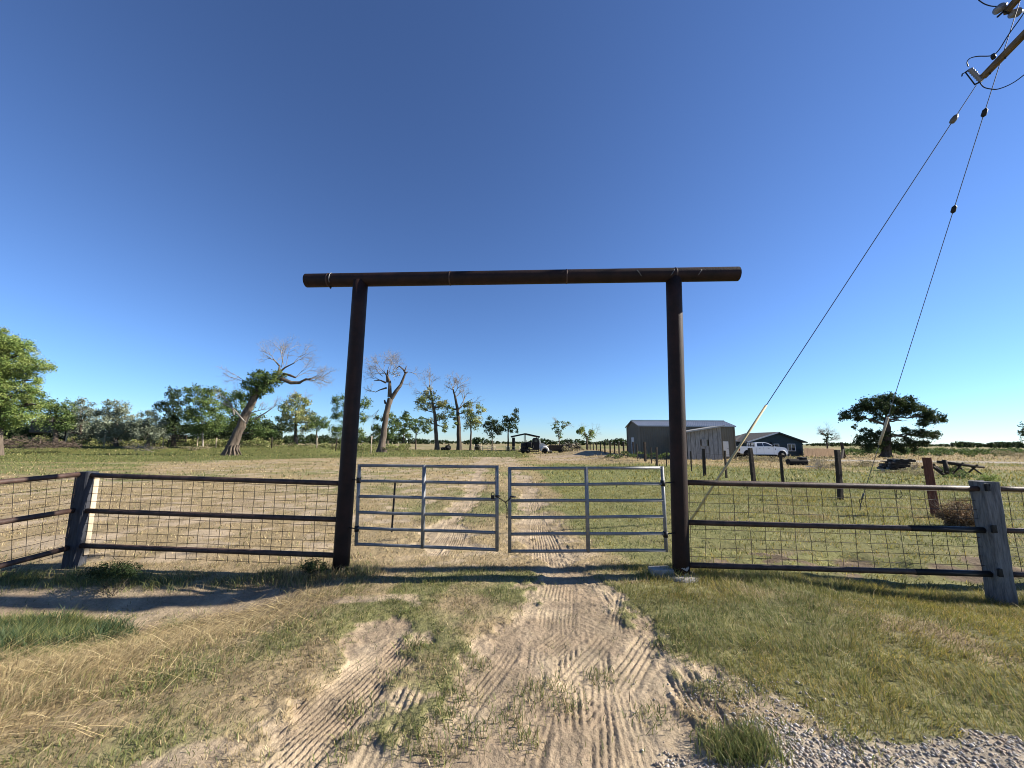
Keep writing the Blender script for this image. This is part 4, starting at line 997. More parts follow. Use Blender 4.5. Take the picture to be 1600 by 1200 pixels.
    tree(nm, lab, tr_, Y, cl, kd, group=G1, bark=TWIG if 'pale slender' in lab else (BARKDARK if kd == 'dark' else None), **dd)
# --- broad dark tree at right
tree('spreading_tree', 'broad dark umbrella crowned tree with thick trunk in the right field', [(1384, 714, 5.6), (1386, 692, 4.8), (1386, 672, 4.2), (1385, 655, 3.2)], 60,
     [(1383, 620, 12, 6), (1362, 629, 15, 9), (1350, 636, 13, 8), (1330, 648, 14, 7), (1318, 653, 8, 5), (1375, 640, 20, 11), (1396, 632, 18, 9), (1414, 626, 12, 7), (1425, 638, 16, 8), (1440, 645, 14, 8), (1460, 648, 13, 8), (1468, 656, 9, 6), (1450, 660, 14, 6), (1400, 645, 16, 8), (1336, 667, 5, 3), (1352, 676, 9, 7), (1362, 686, 13, 9), (1358, 698, 11, 7), (1380, 682, 10, 8), (1430, 676, 12, 7), (1448, 680, 13, 6), (1462, 680, 8, 5), (1420, 690, 14, 7), (1400, 694, 14, 8), (1425, 700, 7, 5), (1416, 670, 7, 5), (1370, 655, 10, 6), (1340, 641, 12, 7), (1390, 624, 12, 7), (1372, 632, 14, 8), (1436, 636, 12, 6), (1452, 654, 12, 8), (1346, 652, 12, 5), (1412, 638, 14, 8), (1440, 688, 10, 6), (1372, 696, 12, 8), (1350, 688, 12, 8), (1408, 702, 10, 5), (1390, 704, 8, 5)], 'dark', bark=BARKDARK, dens=1.25, size=1.0,
     limbs=[(1360, 640, 12, 8), (1335, 650, 10, 6), (1400, 640, 14, 8), (1410, 656, 10, 6), (1440, 650, 12, 6), (1425, 678, 12, 6), (1380, 628, 10, 6), (1445, 680, 8, 5), (1360, 688, 8, 6)], flare=1.5)
# ------------------------------------------------------------------ far vegetation that reads as one mass
def mass(name, label, cat, items, kind, dens=.8, size=1., seed=1):
    P = []; objs = []
    R = np.random.default_rng(seed); pal = np.array(LEAFCOL[kind]); V = []; C = []
    for (px, py, rx, ry, Y) in items:
        c = np.array(at(px, py, Y)); s = mpp(Y); N = max(12, int(rx * ry * 3.14 * 1.6 * dens)); ls = .0034 * Y * size
        v = R.normal(0, 1, (N, 3)); v /= np.linalg.norm(v, axis=1)[:, None]; v *= R.uniform(.1, 1, (N, 1)) ** .5
        p = c + v * np.array((rx * s, rx * s * .8, ry * s)); p[:, 2] = np.maximum(p[:, 2], H(p[:, 0], p[:, 1], False) + .02)
        a = R.normal(0, 1, (N, 3)); a /= np.linalg.norm(a, axis=1)[:, None]; b = np.cross(a, R.normal(0, 1, (N, 3))); b /= np.linalg.norm(b, axis=1)[:, None]
        sz = ls * R.uniform(.6, 1.4, N)[:, None]
        V.append(np.stack([p - a * sz * .6, p + b * sz * .45, p + a * sz * .6, p - b * sz * .45], 1).reshape(-1, 3))
        C.append(np.repeat(pal[R.integers(0, 3, N)] * (R.uniform(.75, 1.25) * R.uniform(.8, 1.2, N))[:, None], 4, axis=0))
    V = np.concatenate(V); C = np.concatenate(C)
    return tag(np_mesh(name, V, np.arange(len(V)), np.full(len(V) // 4, 4), LEAF, None, C), label, cat, kind='stuff')
hz = lambda x: 692.3 + (x - 800) * .0061
it = []
for x in np.arange(-60, 1680, 5):
    if 240 < x < 250: continue
    h = 1.0 + 11 * float(fbm(np.array([x / 30.]), np.array([0.]), 7)[0]) ** 2.4 + (2 if x < 700 else 0)
    it.append((x + rnd.uniform(-2, 2), hz(x) - h * .35, rnd.uniform(3, 6), h, rnd.uniform(330, 420)))
mass('distant_treeline', 'far dark line of trees along the whole horizon', 'treeline', it, 'dark', 1.0, 1.0)
it = []
for x in np.arange(1318, 1700, 4.5):
    for k in range(3):
        Y = (95, 120, 75)[k] * rnd.uniform(.85, 1.1); yb = hz(x) + F * 1.85 / Y
        if k == 2 and rnd.random() < .55: continue
        it.append((x + rnd.uniform(-3, 3), yb - 2.5, rnd.uniform(3, 7), rnd.uniform(2, 4.5), Y))
mass('sagebrush', 'band of low olive sagebrush across the right background', 'brush', it, 'mid', .9, .8, 2)
it = []
for x in np.arange(-40, 640, 5.5):
    Y = rnd.uniform(62, 78) * (1 if x < 430 else 1.15); yb = hz(x) + F * 1.85 / Y
    it.append((x + rnd.uniform(-3, 3), (hz(x) + rnd.uniform(-3, 5)) if x < 440 else yb - 5 + rnd.uniform(-4, 2), rnd.uniform(5, 10), rnd.uniform(3.5, 6), Y))
mass('rabbitbrush', 'pale green and yellow low bushes in front of the left wood', 'brush', it, 'yel', .8, .8, 3)
it = [(x + rnd.uniform(-5, 5), hz(x) + rnd.uniform(9, 13), rnd.uniform(6, 12), rnd.uniform(1.5, 3.5), rnd.uniform(58, 66)) for x in np.arange(180, 330, 9)]
it += [(x, hz(x) + rnd.uniform(6, 9), rnd.uniform(5, 9), rnd.uniform(2, 3), 82) for x in np.arange(400, 560, 8)]
mass('dry_weeds', 'strip of dry tan weeds along the far side of the lawn', 'weeds', it, 'dry', .8, .8, 4)
it = [(x + rnd.uniform(-8, 8), y + rnd.uniform(-3, 3), rnd.uniform(6, 14), rnd.uniform(2.5, 5), Y) for x0, x1, y, Y in ((1180, 1300, 718, 42), (1270, 1320, 728, 32), (1330, 1370, 724, 34), (1380, 1440, 736, 27), (1440, 1470, 738, 25), (1560, 1620, 708, 60), (1150, 1210, 716, 46), (880, 915, 703, 70)) for x in np.arange(x0, x1, 8)]
mass('dry_field_weeds', 'patches of bleached tall weeds in the right hand field', 'weeds', it, 'dry', .8, .55, 5)
it = [(x + rnd.uniform(-2, 2), hz(x) + rnd.uniform(13, 21), rnd.uniform(4, 8), rnd.uniform(2, 3.5), rnd.uniform(38, 44)) for x in np.arange(950, 1045, 6)]
mass('mound_weeds', 'dark green weeds on the dirt mound below the barn', 'weeds', it, 'mid', .7, .8, 6)

it = []
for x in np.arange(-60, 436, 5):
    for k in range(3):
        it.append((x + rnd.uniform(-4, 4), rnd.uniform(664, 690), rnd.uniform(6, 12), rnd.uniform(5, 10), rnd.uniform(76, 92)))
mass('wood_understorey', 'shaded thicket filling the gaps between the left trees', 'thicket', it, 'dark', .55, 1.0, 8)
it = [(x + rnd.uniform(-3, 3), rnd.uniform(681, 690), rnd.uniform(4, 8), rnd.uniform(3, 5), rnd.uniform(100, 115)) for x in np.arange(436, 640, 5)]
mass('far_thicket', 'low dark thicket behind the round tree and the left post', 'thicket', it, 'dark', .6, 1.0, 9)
# ------------------------------------------------------------------ metal barn
TINOLIVE = mat('olive_brown_metal_siding', (.125, .115, .09), .55, .0, var=.10, scale=.8)
TINROOF = mat('grey_metal_roof', (.30, .32, .35), .4, .4, var=.10, scale=1.0)
def barn():
    D0, D1 = 51.0, 56.4; X0 = at(1000, 700, D0).x; X1 = at(1149, 700, D0).x
    ze = at(1070, 665.6, D0).z; zb = .0; zr = at(1060, 658, (D0 + D1) / 2).z; Ym = (D0 + D1) / 2
    g = .25
    root = empty('metal_barn', ((X0 + X1) / 2, Ym, g), 'olive metal sided barn with ribbed grey roof right of the arch', 'barn')
    def ribbed(p0, p1, z0, zt0, zt1, nm, out, gable=None):
        """wall of vertical ribs between two ground points; top can rise to a gable"""
        m = MB(); d = (p1 - p0); L = d.length; d.normalize(); n = int(L / .3); step = L / n
        top = lambda t: (zt0 + (zt1 - zt0) * t) if gable is None else lerp(zt0, gable, 1 - abs(t - .5) * 2)
        us = []
        for i in range(n):
            u = i * step; us += [(u, 0), (u + step * .7, 0), (u + step * .78, .035), (u + step * .92, .035)]
        us.append((L, 0)); vs = []
        for u, o in us:
            q = p0 + d * u + out * o; vs += [(q.x, q.y, z0), (q.x, q.y, top(u / L))]
        m.add(vs, [(2 * i, 2 * i + 2, 2 * i + 3, 2 * i + 1) for i in range(len(us) - 1)])
        return m.build(nm, TINOLIVE, root)
    A = Vector((X0, D0, 0)); B = Vector((X1, D0, 0)); Cc = Vector((X1, D1, 0)); E = Vector((X0, D1, 0))
    ribbed(A, B, g - .4, ze, ze, 'wall', Vector((0, -1, 0))); ribbed(E, A, g - .4, ze, ze, 'wall', Vector((-1, 0, 0)), zr - .05)
    ribbed(B, Cc, g - .4, ze, ze, 'wall', Vector((1, 0, 0)), zr - .05); ribbed(Cc, E, g - .4, ze, ze, 'wall', Vector((0, 1, 0)))
    for side in (-1, 1):
        m = MB(); n = int((X1 - X0 + .4) / .3); vs = []
        Ye = Ym + side * ((D1 - D0) / 2 + .18); ze2 = ze - .03
        xs = []
        for i in range(n):
            u = X0 - .2 + i * (X1 - X0 + .4) / n; st = (X1 - X0 + .4) / n
            xs += [(u, 0), (u + st * .68, 0), (u + st * .76, .045), (u + st * .92, .045)]
        xs.append((X1 + .2, 0))
        for u, o in xs: vs += [(u, Ye, ze2 + .04 + o), (u, Ym, zr + .04 + o)]
        m.add(vs, [(2 * i, 2 * i + 2, 2 * i + 3, 2 * i + 1) for i in range(len(xs) - 1)])
        rf = m.build('roof', TINROOF, root)
        if side < 0:
            MB().beam((X0 - .2, Ym, zr + .1), (X1 + .2, Ym, zr + .1), .35, .06).build('ridge_cap', TINROOF, rf)
            MB().beam((X0 - .2, Ye - .03, ze2), (X1 + .2, Ye - .03, ze2), .05, .14).build('eave_trim', TINROOF, rf)
        for x in (X0 - .21, X1 + .21):
            MB().beam((x, Ye, ze2 - .02), (x, Ym, zr - .0), .04, .16).build('rake_trim', TINOLIVE, rf)
    for x, y in ((X0, D0), (X1, D0), (X0, D1)):
        MB().box((x, y - .02, (ze + g) / 2 - .2), (.16, .16, ze - g + .4)).build('corner_trim', TINOLIVE, root)
    WD = mat('white_door_paint', (.55, .55, .54), .6, 0, var=.06, scale=3)
    a = at(1129.5, 690, D0 - .06); b = at(1139.5, 713, D0 - .06)
    dr = MB().box(((a.x + b.x) / 2, D0 - .06, (a.z + max(b.z, g)) / 2), (b.x - a.x, .08, a.z - g)).build('door', WD, root)
    MB().box((b.x - .12, D0 - .12, 1.3), (.08, .05, .08)).build('handle', BLACKM, dr)
    a = at(988.5, 683.5, 53.8); sd = MB().box((X0 - .06, 53.7, (a.z + g) / 2), (.08, 1.0, a.z - g)).build('door', WD, root)
barn()
# ------------------------------------------------------------------ weathered board shed in front of the barn
def shed():
    D = 47.5; g = gz(24, D); W = mat('bleached_boards', (.15, .145, .14), .95, 0, scale=2, color2=(.34, .335, .32), stretch=(5, 5, .6), bump=.4, bscale=6)
    x0 = at(1074, 700, D).x; x1 = at(1128.3, 700, D).x; zl = at(1074, 675, D).z; zr_ = at(1128, 666.5, D).z; D2 = D + 3.0
    root = empty('board_shed', ((x0 + x1) / 2, D + 1.5, g), 'leaning weathered grey board shed with slanted roof in front of the barn', 'shed')
    x = x0; i = 0; zt = lambda xx: zl + (zr_ - zl) * (xx - x0) / (x1 - x0)
    wx0 = at(1098.5, 690, D).x; wx1 = at(1106.5, 690, D).x; wz0 = at(1100, 696.5, D).z; wz1 = at(1100, 687, D).z
    while x < x1 - .05:
        w = min(rnd.uniform(.42, .62), x1 - x); dz = rnd.uniform(-.05, .02); yo = rnd.uniform(-.02, .02)
        cx = x + w / 2; top = zt(cx) + dz
        if x < wx1 and x + w > wx0:
            MB().box((cx, D + yo, (wz0 + g - .3) / 2), (w - .035, .04, wz0 - g + .3), rnd.uniform(-.03, .03)).build('board', W, root)
            MB().box((cx, D + yo, (wz1 + top) / 2), (w - .035, .04, top - wz1), rnd.uniform(-.03, .03)).build('board', W, root)
        else:
            MB().box((cx, D + yo, (top + g - .3) / 2), (w - .035 - .03 * (i % 3 == 1), .04, top - g + .3), rnd.uniform(-.03, .03)).build('board', W, root)
        x += w; i += 1
    yy = D + .1
    for k in range(6):
        MB().box((x0 - .02, yy + .25, (zl + g - .3) / 2), (.04, .46, zl - g + .3)).build('board', W, root); 
        MB().box((x1 + .02, yy + .25, (zr_ + g - .3) / 2), (.04, .46, zr_ - g + .3)).build('board', W, root); yy += .5
    MB().box(((x0 + x1) / 2, D2 + .1, (zl + g) / 2 - .2), (x1 - x0, .05, zl - g)).build('back_wall', W, root)
    fr = MB().box(((wx0 + wx1) / 2, D + .12, (wz0 + wz1) / 2), (wx1 - wx0, .04, wz1 - wz0)).build('window', GLASSD, root)
    MB().box((wx0 + .10, D - .05, (wz0 + wz1) / 2), (.62, .03, wz1 - wz0 + .14)).build('shutter_board', W, fr)
    p = Vector((x0 - .25, D + 1.4, zt(x0 - .25) + .06)); q = Vector((x1 + .2, D + 1.4, zt(x1 + .2) + .06))
    rf = MB().beam(p, q, 3.9, .06).build('roof', W, root)
    MB().beam(p + Vector((0, -1.98, -.02)), q + Vector((0, -1.98, -.02)), .05, .16).build('fascia', mat('pale_fascia', (.34, .34, .33), .9, 0, var=.15, scale=3), rf)
shed()
# ------------------------------------------------------------------ dark teal house
def house():
    D = 63.0; D2 = 71.0; SID = mat('dark_teal_siding', (.035, .055, .062), .8, 0, var=.08, scale=2); TRIM = mat('white_trim', (.62, .62, .62), .6, 0, var=.04, scale=4)
    ROOF = mat('dark_shingle', (.055, .05, .048), .9, 0, var=.3, scale=6, bump=.4, bscale=14)
    g = gz(40, D); xl = at(1171, 700, D).x; xr = at(1254.5, 700, D).x; xp = at(1213.5, 676, D).x; zp = at(1213.5, 676.5, D).z; ze = at(1256, 690.6, D).z - .0
    root = empty('teal_house', ((xl + xr) / 2, (D + D2) / 2, g), 'dark teal single storey house with white windows behind the white pickup', 'house')
    # clapboard front: overlapping horizontal boards clipped by the gable
    n = 18; H0 = g - .2
    for i in range(n):
        z0 = H0 + (zp - H0) * i / n; z1 = H0 + (zp - H0) * (i + 1) / n
        f = lambda z, side: (lerp(xl, xp, max(0, (z - ze) / (zp - ze))) if side < 0 else lerp(xr, xp, max(0, (z - ze) / (zp - ze))))
        vs = [(f(z0, -1), D - .04, z0), (f(z0, 1), D - .04, z0), (f(z1, 1), D, z1), (f(z1, -1), D, z1), (f(z0, 1), D, z0), (f(z0, -1), D, z0)]
        MB().add(vs, [(0, 1, 2, 3), (0, 5, 4, 1)]).build('siding_board', SID, root)
    for x in (xl, xr): MB().box((x + (.06 if x == xl else -.06), (D + D2) / 2 + .05, (ze + H0) / 2), (.12, D2 - D - .2, ze - H0)).build('wall', SID, root)
    MB().box(((xl + xr) / 2, D2, (ze + H0) / 2), (xr - xl - .3, .12, ze - H0)).build('wall', SID, root)
    sl = (zp - ze) / (xp - xl)
    for s, xe in ((-1, xl - .5), (1, xr + .5)):
        zz = zp - abs(xe - xp) * sl * (1 if s < 0 else (zp - ze) / (xr - xp) / sl)
        a = Vector((xe, (D + D2) / 2, zz + .1)); b = Vector((xp, (D + D2) / 2, zp + .1))
        rf = MB().beam(a, b, D2 - D + .9, .14).build('roof', ROOF, root)
        MB().beam(a + Vector((0, -(D2 - D) / 2 - .47, -.02)), b + Vector((0, -(D2 - D) / 2 - .47, -.02)), .05, .2).build('rake_board', TRIM if s < 0 else SID, rf)
    # lower wing to the left, set back
    xw0 = at(1146, 700, D + 4).x; zw = at(1160, 689, D + 4).z
    MB().box(((xw0 + xl) / 2 - .2, D + 6.2, (zw + H0) / 2), (xl - xw0 - .4, 3.6, zw - H0)).build('wing_wall', mat('brown_porch_wall', (.06, .045, .035), .9, 0, var=.2, scale=3), root)
    rr = MB(); p0 = Vector((xw0 - .4, D + 3.4, zw)); p1 = Vector((xl + .4, D + 3.4, zw)); r0 = Vector((xw0 + 3.6, D + 7.6, zp - .12)); r1 = Vector((xp, D + 7.6, zp - .12)); bk0 = Vector((xw0 - .4, D + 11, zw)); bk1 = Vector((xp, D + 11, zw))
    rr.add([p0, p1, r1, r0, bk0, bk1], [(0, 1, 2, 3), (0, 3, 4), (3, 2, 5, 4)]); rr.build('wing_roof', ROOF, root)
    MB().beam(p0 + Vector((0, -.05, 0)), p1 + Vector((0, -.05, 0)), .05, .18).build('fascia', TRIM, root)
    for x in (1164.5, 1167): 
        a = at(x, 690, D + 3.4); MB().box((a.x, D + 3.6, (zw + g) / 2), (.12, .12, zw - g)).build('porch_post', TRIM, root)
    def window(x0, x1, y0, y1, mull):
        a = at(x0, y0, D - .06); b = at(x1, y1, D - .06); cx, cz = (a.x + b.x) / 2, (a.z + b.z) / 2; w, h = b.x - a.x, a.z - b.z
        fr = MB(); t = .09
        for dx in (-1, 1): fr.box((cx + dx * (w / 2 - t / 2), D - .07, cz), (t, .08, h))
        for dz in (-1, 1): fr.box((cx, D - .072, cz + dz * (h / 2 - t / 2)), (w - 2 * t, .08, t))
        if mull: fr.box((cx, D - .07, cz), (t * .8, .07, h - 2 * t))
        f = fr.build('window', TRIM, root)
        if mull:
            for dx in (-1, 1): MB().box((cx + dx * w / 4, D - .055, cz), (w / 2 - t * 1.2, .02, h - 2 * t)).build('pane', GLASSD, f)
        else: MB().box((cx, D - .055, cz), (w - 2 * t, .02, h - 2 * t)).build('pane', GLASSD, f)
    window(1208.8, 1217.6, 693.3, 699.2, False); window(1230, 1243.4, 693.3, 705, True)
    a = at(1205, 691, D - .1); MB().lathe(a, (0, 0, -1), [(0, .05), (.05, .12), (.25, .1), (.3, .04)], 10).build('wall_lamp', BLACKM, root)
house()
def panel_fence():
    D = 61.5; a = at(1255.5, 700, D); b = at(1303, 701, D + 3.2); g = gz(a.x, D)
    root = empty('wood_panel_fence', ((a.x + b.x) / 2, D, g), 'brown vertical board fence joining the right end of the teal house', 'fence')
    n = 34; d = (b - a)
    for i in range(n):
        p = a + d * (i + .5) / n; h = p.z - g + rnd.uniform(-.04, .03)
        o = MB().box((p.x, p.y + rnd.uniform(-.012, .012), g + h / 2 - .02), (d.length / n - .012, .025, h), math.atan2(d.y, d.x)).build('plank', WOODTAN, root)
    MB().beam(a + Vector((0, .05, -.3)), b + Vector((0, .05, -.3)), .05, .09).build('rail', WOODTAN, root); MB().beam(a + Vector((0, .05, -1.0)), b + Vector((0, .05, -1.0)), .05, .09).build('rail', WOODTAN, root)
panel_fence()
# ------------------------------------------------------------------ white crew cab pickup
def wheel(root, c, r, w, axis=(0, 1, 0), rim=BLACKM):
    c = Vector(c); ax = Vector(axis).normalized()
    t = MB(); t.lathe(c, ax, [(-w * .42, r * .55), (-w * .5, r * .7), (-w * .48, r * .92), (-w * .36, r), (w * .36, r), (w * .48, r * .92), (w * .5, r * .7), (w * .42, r * .55)], 24)
    t = t.build('wheel', RUBBER, root)
    MB().lathe(c, ax, [(-w * .47, r * .2), (-w * .44, r * .5), (-w * .3, r * .6), (w * .3, r * .6), (w * .44, r * .5), (w * .47, r * .2)], 16).build('rim', rim, t)
    return t
def pickup():
    D = 53.0; o = at(1163, 717, D); g = gz(o.x, D); k = mpp(D) / 12.31; W = 2.02
    root = empty('white_pickup', (o.x + 2.2, D, g), 'white crew cab pickup truck with black wheels parked before the teal house', 'pickup')
    T = lambda zx, zy: ((zx - 285) * k, (700 - zy) * k)
    P3 = lambda yc: (lambda u, v, w: (o.x + u, D + yc + w, g + v))
    def arch(cx, r, n=9): return [(cx + r * math.cos(t), .52 + r * math.sin(t)) for t in np.linspace(math.pi, 0, n)]
    front = T(910, 0)[0]
    body = [(-1.12, .72), (-.66, .62)] + arch(0, .60) + [(.70, .56), (front - .72, .56)] + arch(front, .62) + [(front + .68, .60), (5.28, .66), (5.30, .92), (5.18, 1.30), (4.95, 1.46), (4.3, 1.56), (3.70, 1.60), (1.06, 1.60), (1.06, 1.58), (-1.10, 1.56)]
    MB().prism(body, P3(0), W).build('body', WHITEP, root)
    cab = [(1.03, 1.58), (1.06, 2.06), (1.22, 2.15), (2.35, 2.17), (2.75, 2.08), (3.72, 1.58)]
    m = MB(); n = len(cab)
    inset = lambda v: .02 + (v - 1.58) * .22
    vs = [(o.x + u, D - W / 2 + inset(v), g + v) for u, v in cab] + [(o.x + u, D + W / 2 - inset(v), g + v) for u, v in cab]
    m.add(vs, [tuple(range(n)), tuple(range(n, 2 * n))[::-1]] + [(i, n + i, n + (i + 1) % n, (i + 1) % n) for i in range(n)])
    cabo = m.build('cab', WHITEP, root)
    def pane(pts, nm, side=-1):
        q = [(o.x + u, D + side * (W / 2 - inset(v) + .006), g + v) for u, v in pts]; MB().add(q, [tuple(range(len(q)))]).build(nm, GLASSD, cabo)
    for s in (-1, 1):
        pane([(1.28, 1.62), (1.30, 2.03), (2.02, 2.06), (2.06, 1.62)], 'side_window', s); pane([(2.12, 1.62), (2.10, 2.06), (2.40, 2.07), (2.72, 1.99), (3.36, 1.66), (3.36, 1.62)], 'side_window', s)
    # windscreen and rear glass
    ins = lambda v: W / 2 - inset(v) - .08
    MB().add([(o.x + 2.80, D - ins(2.05), g + 2.065), (o.x + 2.80, D + ins(2.05), g + 2.065), (o.x + 3.68, D + ins(1.62), g + 1.625), (o.x + 3.68, D - ins(1.62), g + 1.625)], [(0, 1, 2, 3)]).build('windscreen', GLASSD, cabo)
    for dx in (0, front):
        for s in (-1, 1):
            wheel(root, (o.x + dx, D + s * (W / 2 - .12), g + .53), .53, .30)
            f = MB(); f.tube([(o.x + dx + .61 * math.cos(t), D + s * (W / 2 + .012), g + .52 + .61 * math.sin(t)) for t in np.linspace(-.1, math.pi + .1, 14)], .05, 6, cap=False); f.build('wheel_arch', WHITEP if dx else RUBBER, root)
    MB().box((o.x + 2.2, D, g + .52), (5.4, 1.5, .28)).build('underbody', BLACKM, root)
    MB().box((o.x + 5.28, D, g + .74), (.18, 1.9, .26)).build('front_bumper', BLACKM, root); MB().box((o.x - 1.15, D, g + .68), (.18, 1.9, .22)).build('rear_bumper', BLACKM, root)
    MB().box((o.x + 2.3, D - W / 2 - .06, g + .5), (2.4, .14, .07)).build('side_step', BLACKM, root)
    for s in (-1, 1):
        MB().box((o.x + 5.14, D + s * .82, g + 1.18), (.12, .3, .22)).build('headlight', CHROME, root)
        MB().box((o.x - 1.10, D + s * .93, g + 1.22), (.06, .16, .42)).build('tail_light', mat('red_lens', (.25, .01, .01), .3, 0, var=.1, scale=5), root)
        MB().box((o.x + 3.30, D + s * 1.17, g + 1.72), (.14, .22, .24)).build('mirror', BLACKM, root)
        for x in (1.55, 2.75): MB().box((o.x + x, D + s * (W / 2 + .015), g + 1.38), (.2, .03, .04)).build('door_handle', BLACKM, root)
        for x in (1.10, 2.10, 3.42): MB().box((o.x + x, D + s * (W / 2 + .001), g + 1.1), (.012, .008, .92)).build('door_seam', BLACKM, root)
        MB().box((o.x + 3.62, D + s * (W / 2 + .004), g + 1.25), (.07, .012, .22)).build('fender_vent', BLACKM, root)
    rk = MB()
    for y in (-.8, -.27, .27, .8): rk.tube([(o.x + .88, D + y, g + 1.55), (o.x + .88, D + y, g + 2.12)], .03, 6)
    for z in (1.75, 2.12): rk.tube([(o.x + .88, D - .9, g + z), (o.x + .88, D + .9, g + z)], .03, 6)
    for s in (-1, 1): rk.tube([(o.x + .88, D + s * .86, g + 2.12), (o.x + .45, D + s * .9, g + 1.98), (o.x + .38, D + s * .92, g + 1.57)], .035, 6)
    rk.build('headache_rack', BLACKM, root)
    MB().box((o.x + 5.25, D, g + 1.12), (.1, 1.2, .34)).build('grille', BLACKM, root)
pickup()
# ------------------------------------------------------------------ open shed, old truck, junk and farm things at the end of the drive
def carport():
    D = 92.0; D2 = 100.0; xl = at(800, 700, D).x; xr = at(841.5, 700, D).x; zp = at(820.5, 677.5, D).z; ze = at(842, 682.5, D).z; g = gz(xl, D); xp = (xl + xr) / 2
    root = empty('open_shed', (xp, (D + D2) / 2, g), 'open sided metal shed with low gable roof behind the old truck', 'shed')
    for x, w in ((xl + .35, .7), ):
        MB().box((x, (D + D2) / 2, (ze + g) / 2 - .2), (w, D2 - D - .3, ze - g)).build('side_wall', BLACKM, root)
    for x in (xr, xp):
        for y in (D, D2): MB().box((x, y, (ze + g) / 2 + (.35 if x == xp else 0)), (.16, .16, ze - g + (.7 if x == xp else 0))).build('post', BLACKM, root)
    for xe in (xl - .3, xr + .3):
        rf = MB().beam((xe, (D + D2) / 2, ze), (xp, (D + D2) / 2, zp), D2 - D + .5, .18).build('roof', TINROOF, root)
        MB().beam((xe, D - .28, ze - .06), (xp, D - .28, zp - .06), .06, .36).build('rake_beam', BLACKM, rf)
carport()
def old_truck():
    D = 71.0; o = at(815, 708, D); g = gz(o.x, D); k = mpp(D)
    X = lambda px: at(px, 700, D).x
    Z = lambda py: at(835, py, D).z
    root = empty('old_farm_truck', (X(835), D, g), 'old farm truck with pale rounded hood and dark loaded bed', 'truck')
    GREYW = mat('chalky_white_paint', (.55, .54, .51), .7, 0, var=.25, scale=3)
    # hood and fenders
    m = MB(); P3 = lambda u, v, w: (u, D + w, v)
    hood = [(X(841.5), Z(702)), (X(841.5), Z(692.5)), (X(848), Z(692)), (X(852), Z(694.5)), (X(853.5), Z(699)), (X(853.5), Z(703))]
    m.prism(hood, P3, 1.1); m.build('hood', GREYW, root)
    for s in (-1, 1):
        f = MB(); c = X(850.5); f.tube([(c + .62 * math.cos(t), D + s * .78, g + .5 + .62 * math.sin(t)) for t in np.linspace(-.2, math.pi + .1, 12)], [.2] * 12, 8); f.build('fender', GREYW, root)
        wheel(root, (X(850.5), D + s * .78, g + .46), .46, .26, rim=GREYW); wheel(root, (X(824), D + s * .8, g + .46), .46, .3); wheel(root, (X(817), D + s * .8, g + .42), .42, .28)
        MB().lathe((X(853.6), D + s * .45, Z(697)), (1, 0, 0), [(0, .12), (.12, .14), (.16, .05)], 12).build('headlight', CHROME, root)
    cab = [(X(832), Z(703)), (X(832), Z(686)), (X(834), Z(684.2)), (X(839.5), Z(684.2)), (X(842), Z(688)), (X(842), Z(703))]
    cb = MB().prism(cab, P3, 1.6).build('cab', BLACKM, root)
    MB().box((X(837), D - .82, Z(688.5)), (.5, .02, .45)).build('side_window', GLASSD, cb)
    MB().box((X(843), D - .1, Z(691)), (.25, 1.3, .35)).build('cowl', GREYW, root)
    MB().box((X(826), D, Z(705)), (X(843) - X(810.5), 1.0, .2)).build('chassis', BLACKM, root); MB().box((X(822), D, Z(702.6)), (X(832) - X(812), 1.9, .14)).build('flat_bed', WOODDARK, root)
    for i in range(9):
        a = Vector((X(rnd.uniform(817, 831)), D + rnd.uniform(-.7, .7), Z(rnd.uniform(694, 701))))
        MB().box(a, (rnd.uniform(.4, .9), rnd.uniform(.4, .8), rnd.uniform(.4, .9)), rnd.uniform(-.5, .5), jit=.08).build('load', BLACKM if i % 3 else WOODDARK, root)
    for i in range(4):
        MB().tube([(X(818 + i * 3), D - .6, Z(702)), (X(819 + i * 3.3), D - .6, Z(690 - i % 2 * 2))], .06, 6).build('stake', BLACKM, root)
    MB().box((X(854.3), D, Z(704)), (.12, 1.7, .2)).build('bumper', GREYW, root)
old_truck()
def scrap():
    D = 72.0; g = gz(at(868, 700, D).x, D); X = lambda px: at(px, 700, D).x; Z = lambda py: at(870, py, D).z
    r = empty('dark_wagon', (X(868), D, g), 'low dark wagon heaped with scrap right of the old truck', 'wagon')
    MB().box((X(868), D, Z(701)), (X(880) - X(856), 1.6, .8), .04, jit=.05).build('bed', WOODDARK, r); MB().box((X(868), D - .82, Z(697)), (X(879) - X(857), .06, .35), .04, jit=.02).build('side_board', WOODDARK, r)
    for x in (859, 876):
        for s in (-1, 1): wheel(r, (X(x), D + s * .8, g + .36), .36, .2)
    for k in range(6): MB().tube([(X(858 + k * 3.4), D + rnd.uniform(-.6, .6), Z(698)), (X(861 + k * 3.6), D + rnd.uniform(-.6, .6), Z(694.5 + rnd.uniform(-1, 1)))], .07, 6).build('scrap_bar', BLACKM, r)
    r = empty('brush_pile', (X(893), D, g), 'heap of tangled branches and logs beside the dark wagon', 'brush pile')
    m = MB(); m2 = MB(); R = random.Random(4)
    for k in range(70):
        c = Vector((X(R.uniform(882, 906)), D + R.uniform(-1.5, 1.5), Z(R.uniform(693.5, 705)))); d = Vector((R.uniform(-1, 1), R.uniform(-1, 1), R.uniform(-.5, .6))).normalized()
        (m if k % 3 else m2).tube([c - d * R.uniform(.3, .9), c + d * R.uniform(.3, 1.0)], [R.uniform(.04, .12), R.uniform(.02, .06)], 6)
    m.build('dark_branches', BARKDARK, r); m2.build('pale_branches', TWIG, r)
    leaves('dead_leaves', [(888, 698, 8, 5), (900, 699, 9, 5), (908, 702, 6, 3)], D, 'dry', r, .5, .7, 3)
scrap()
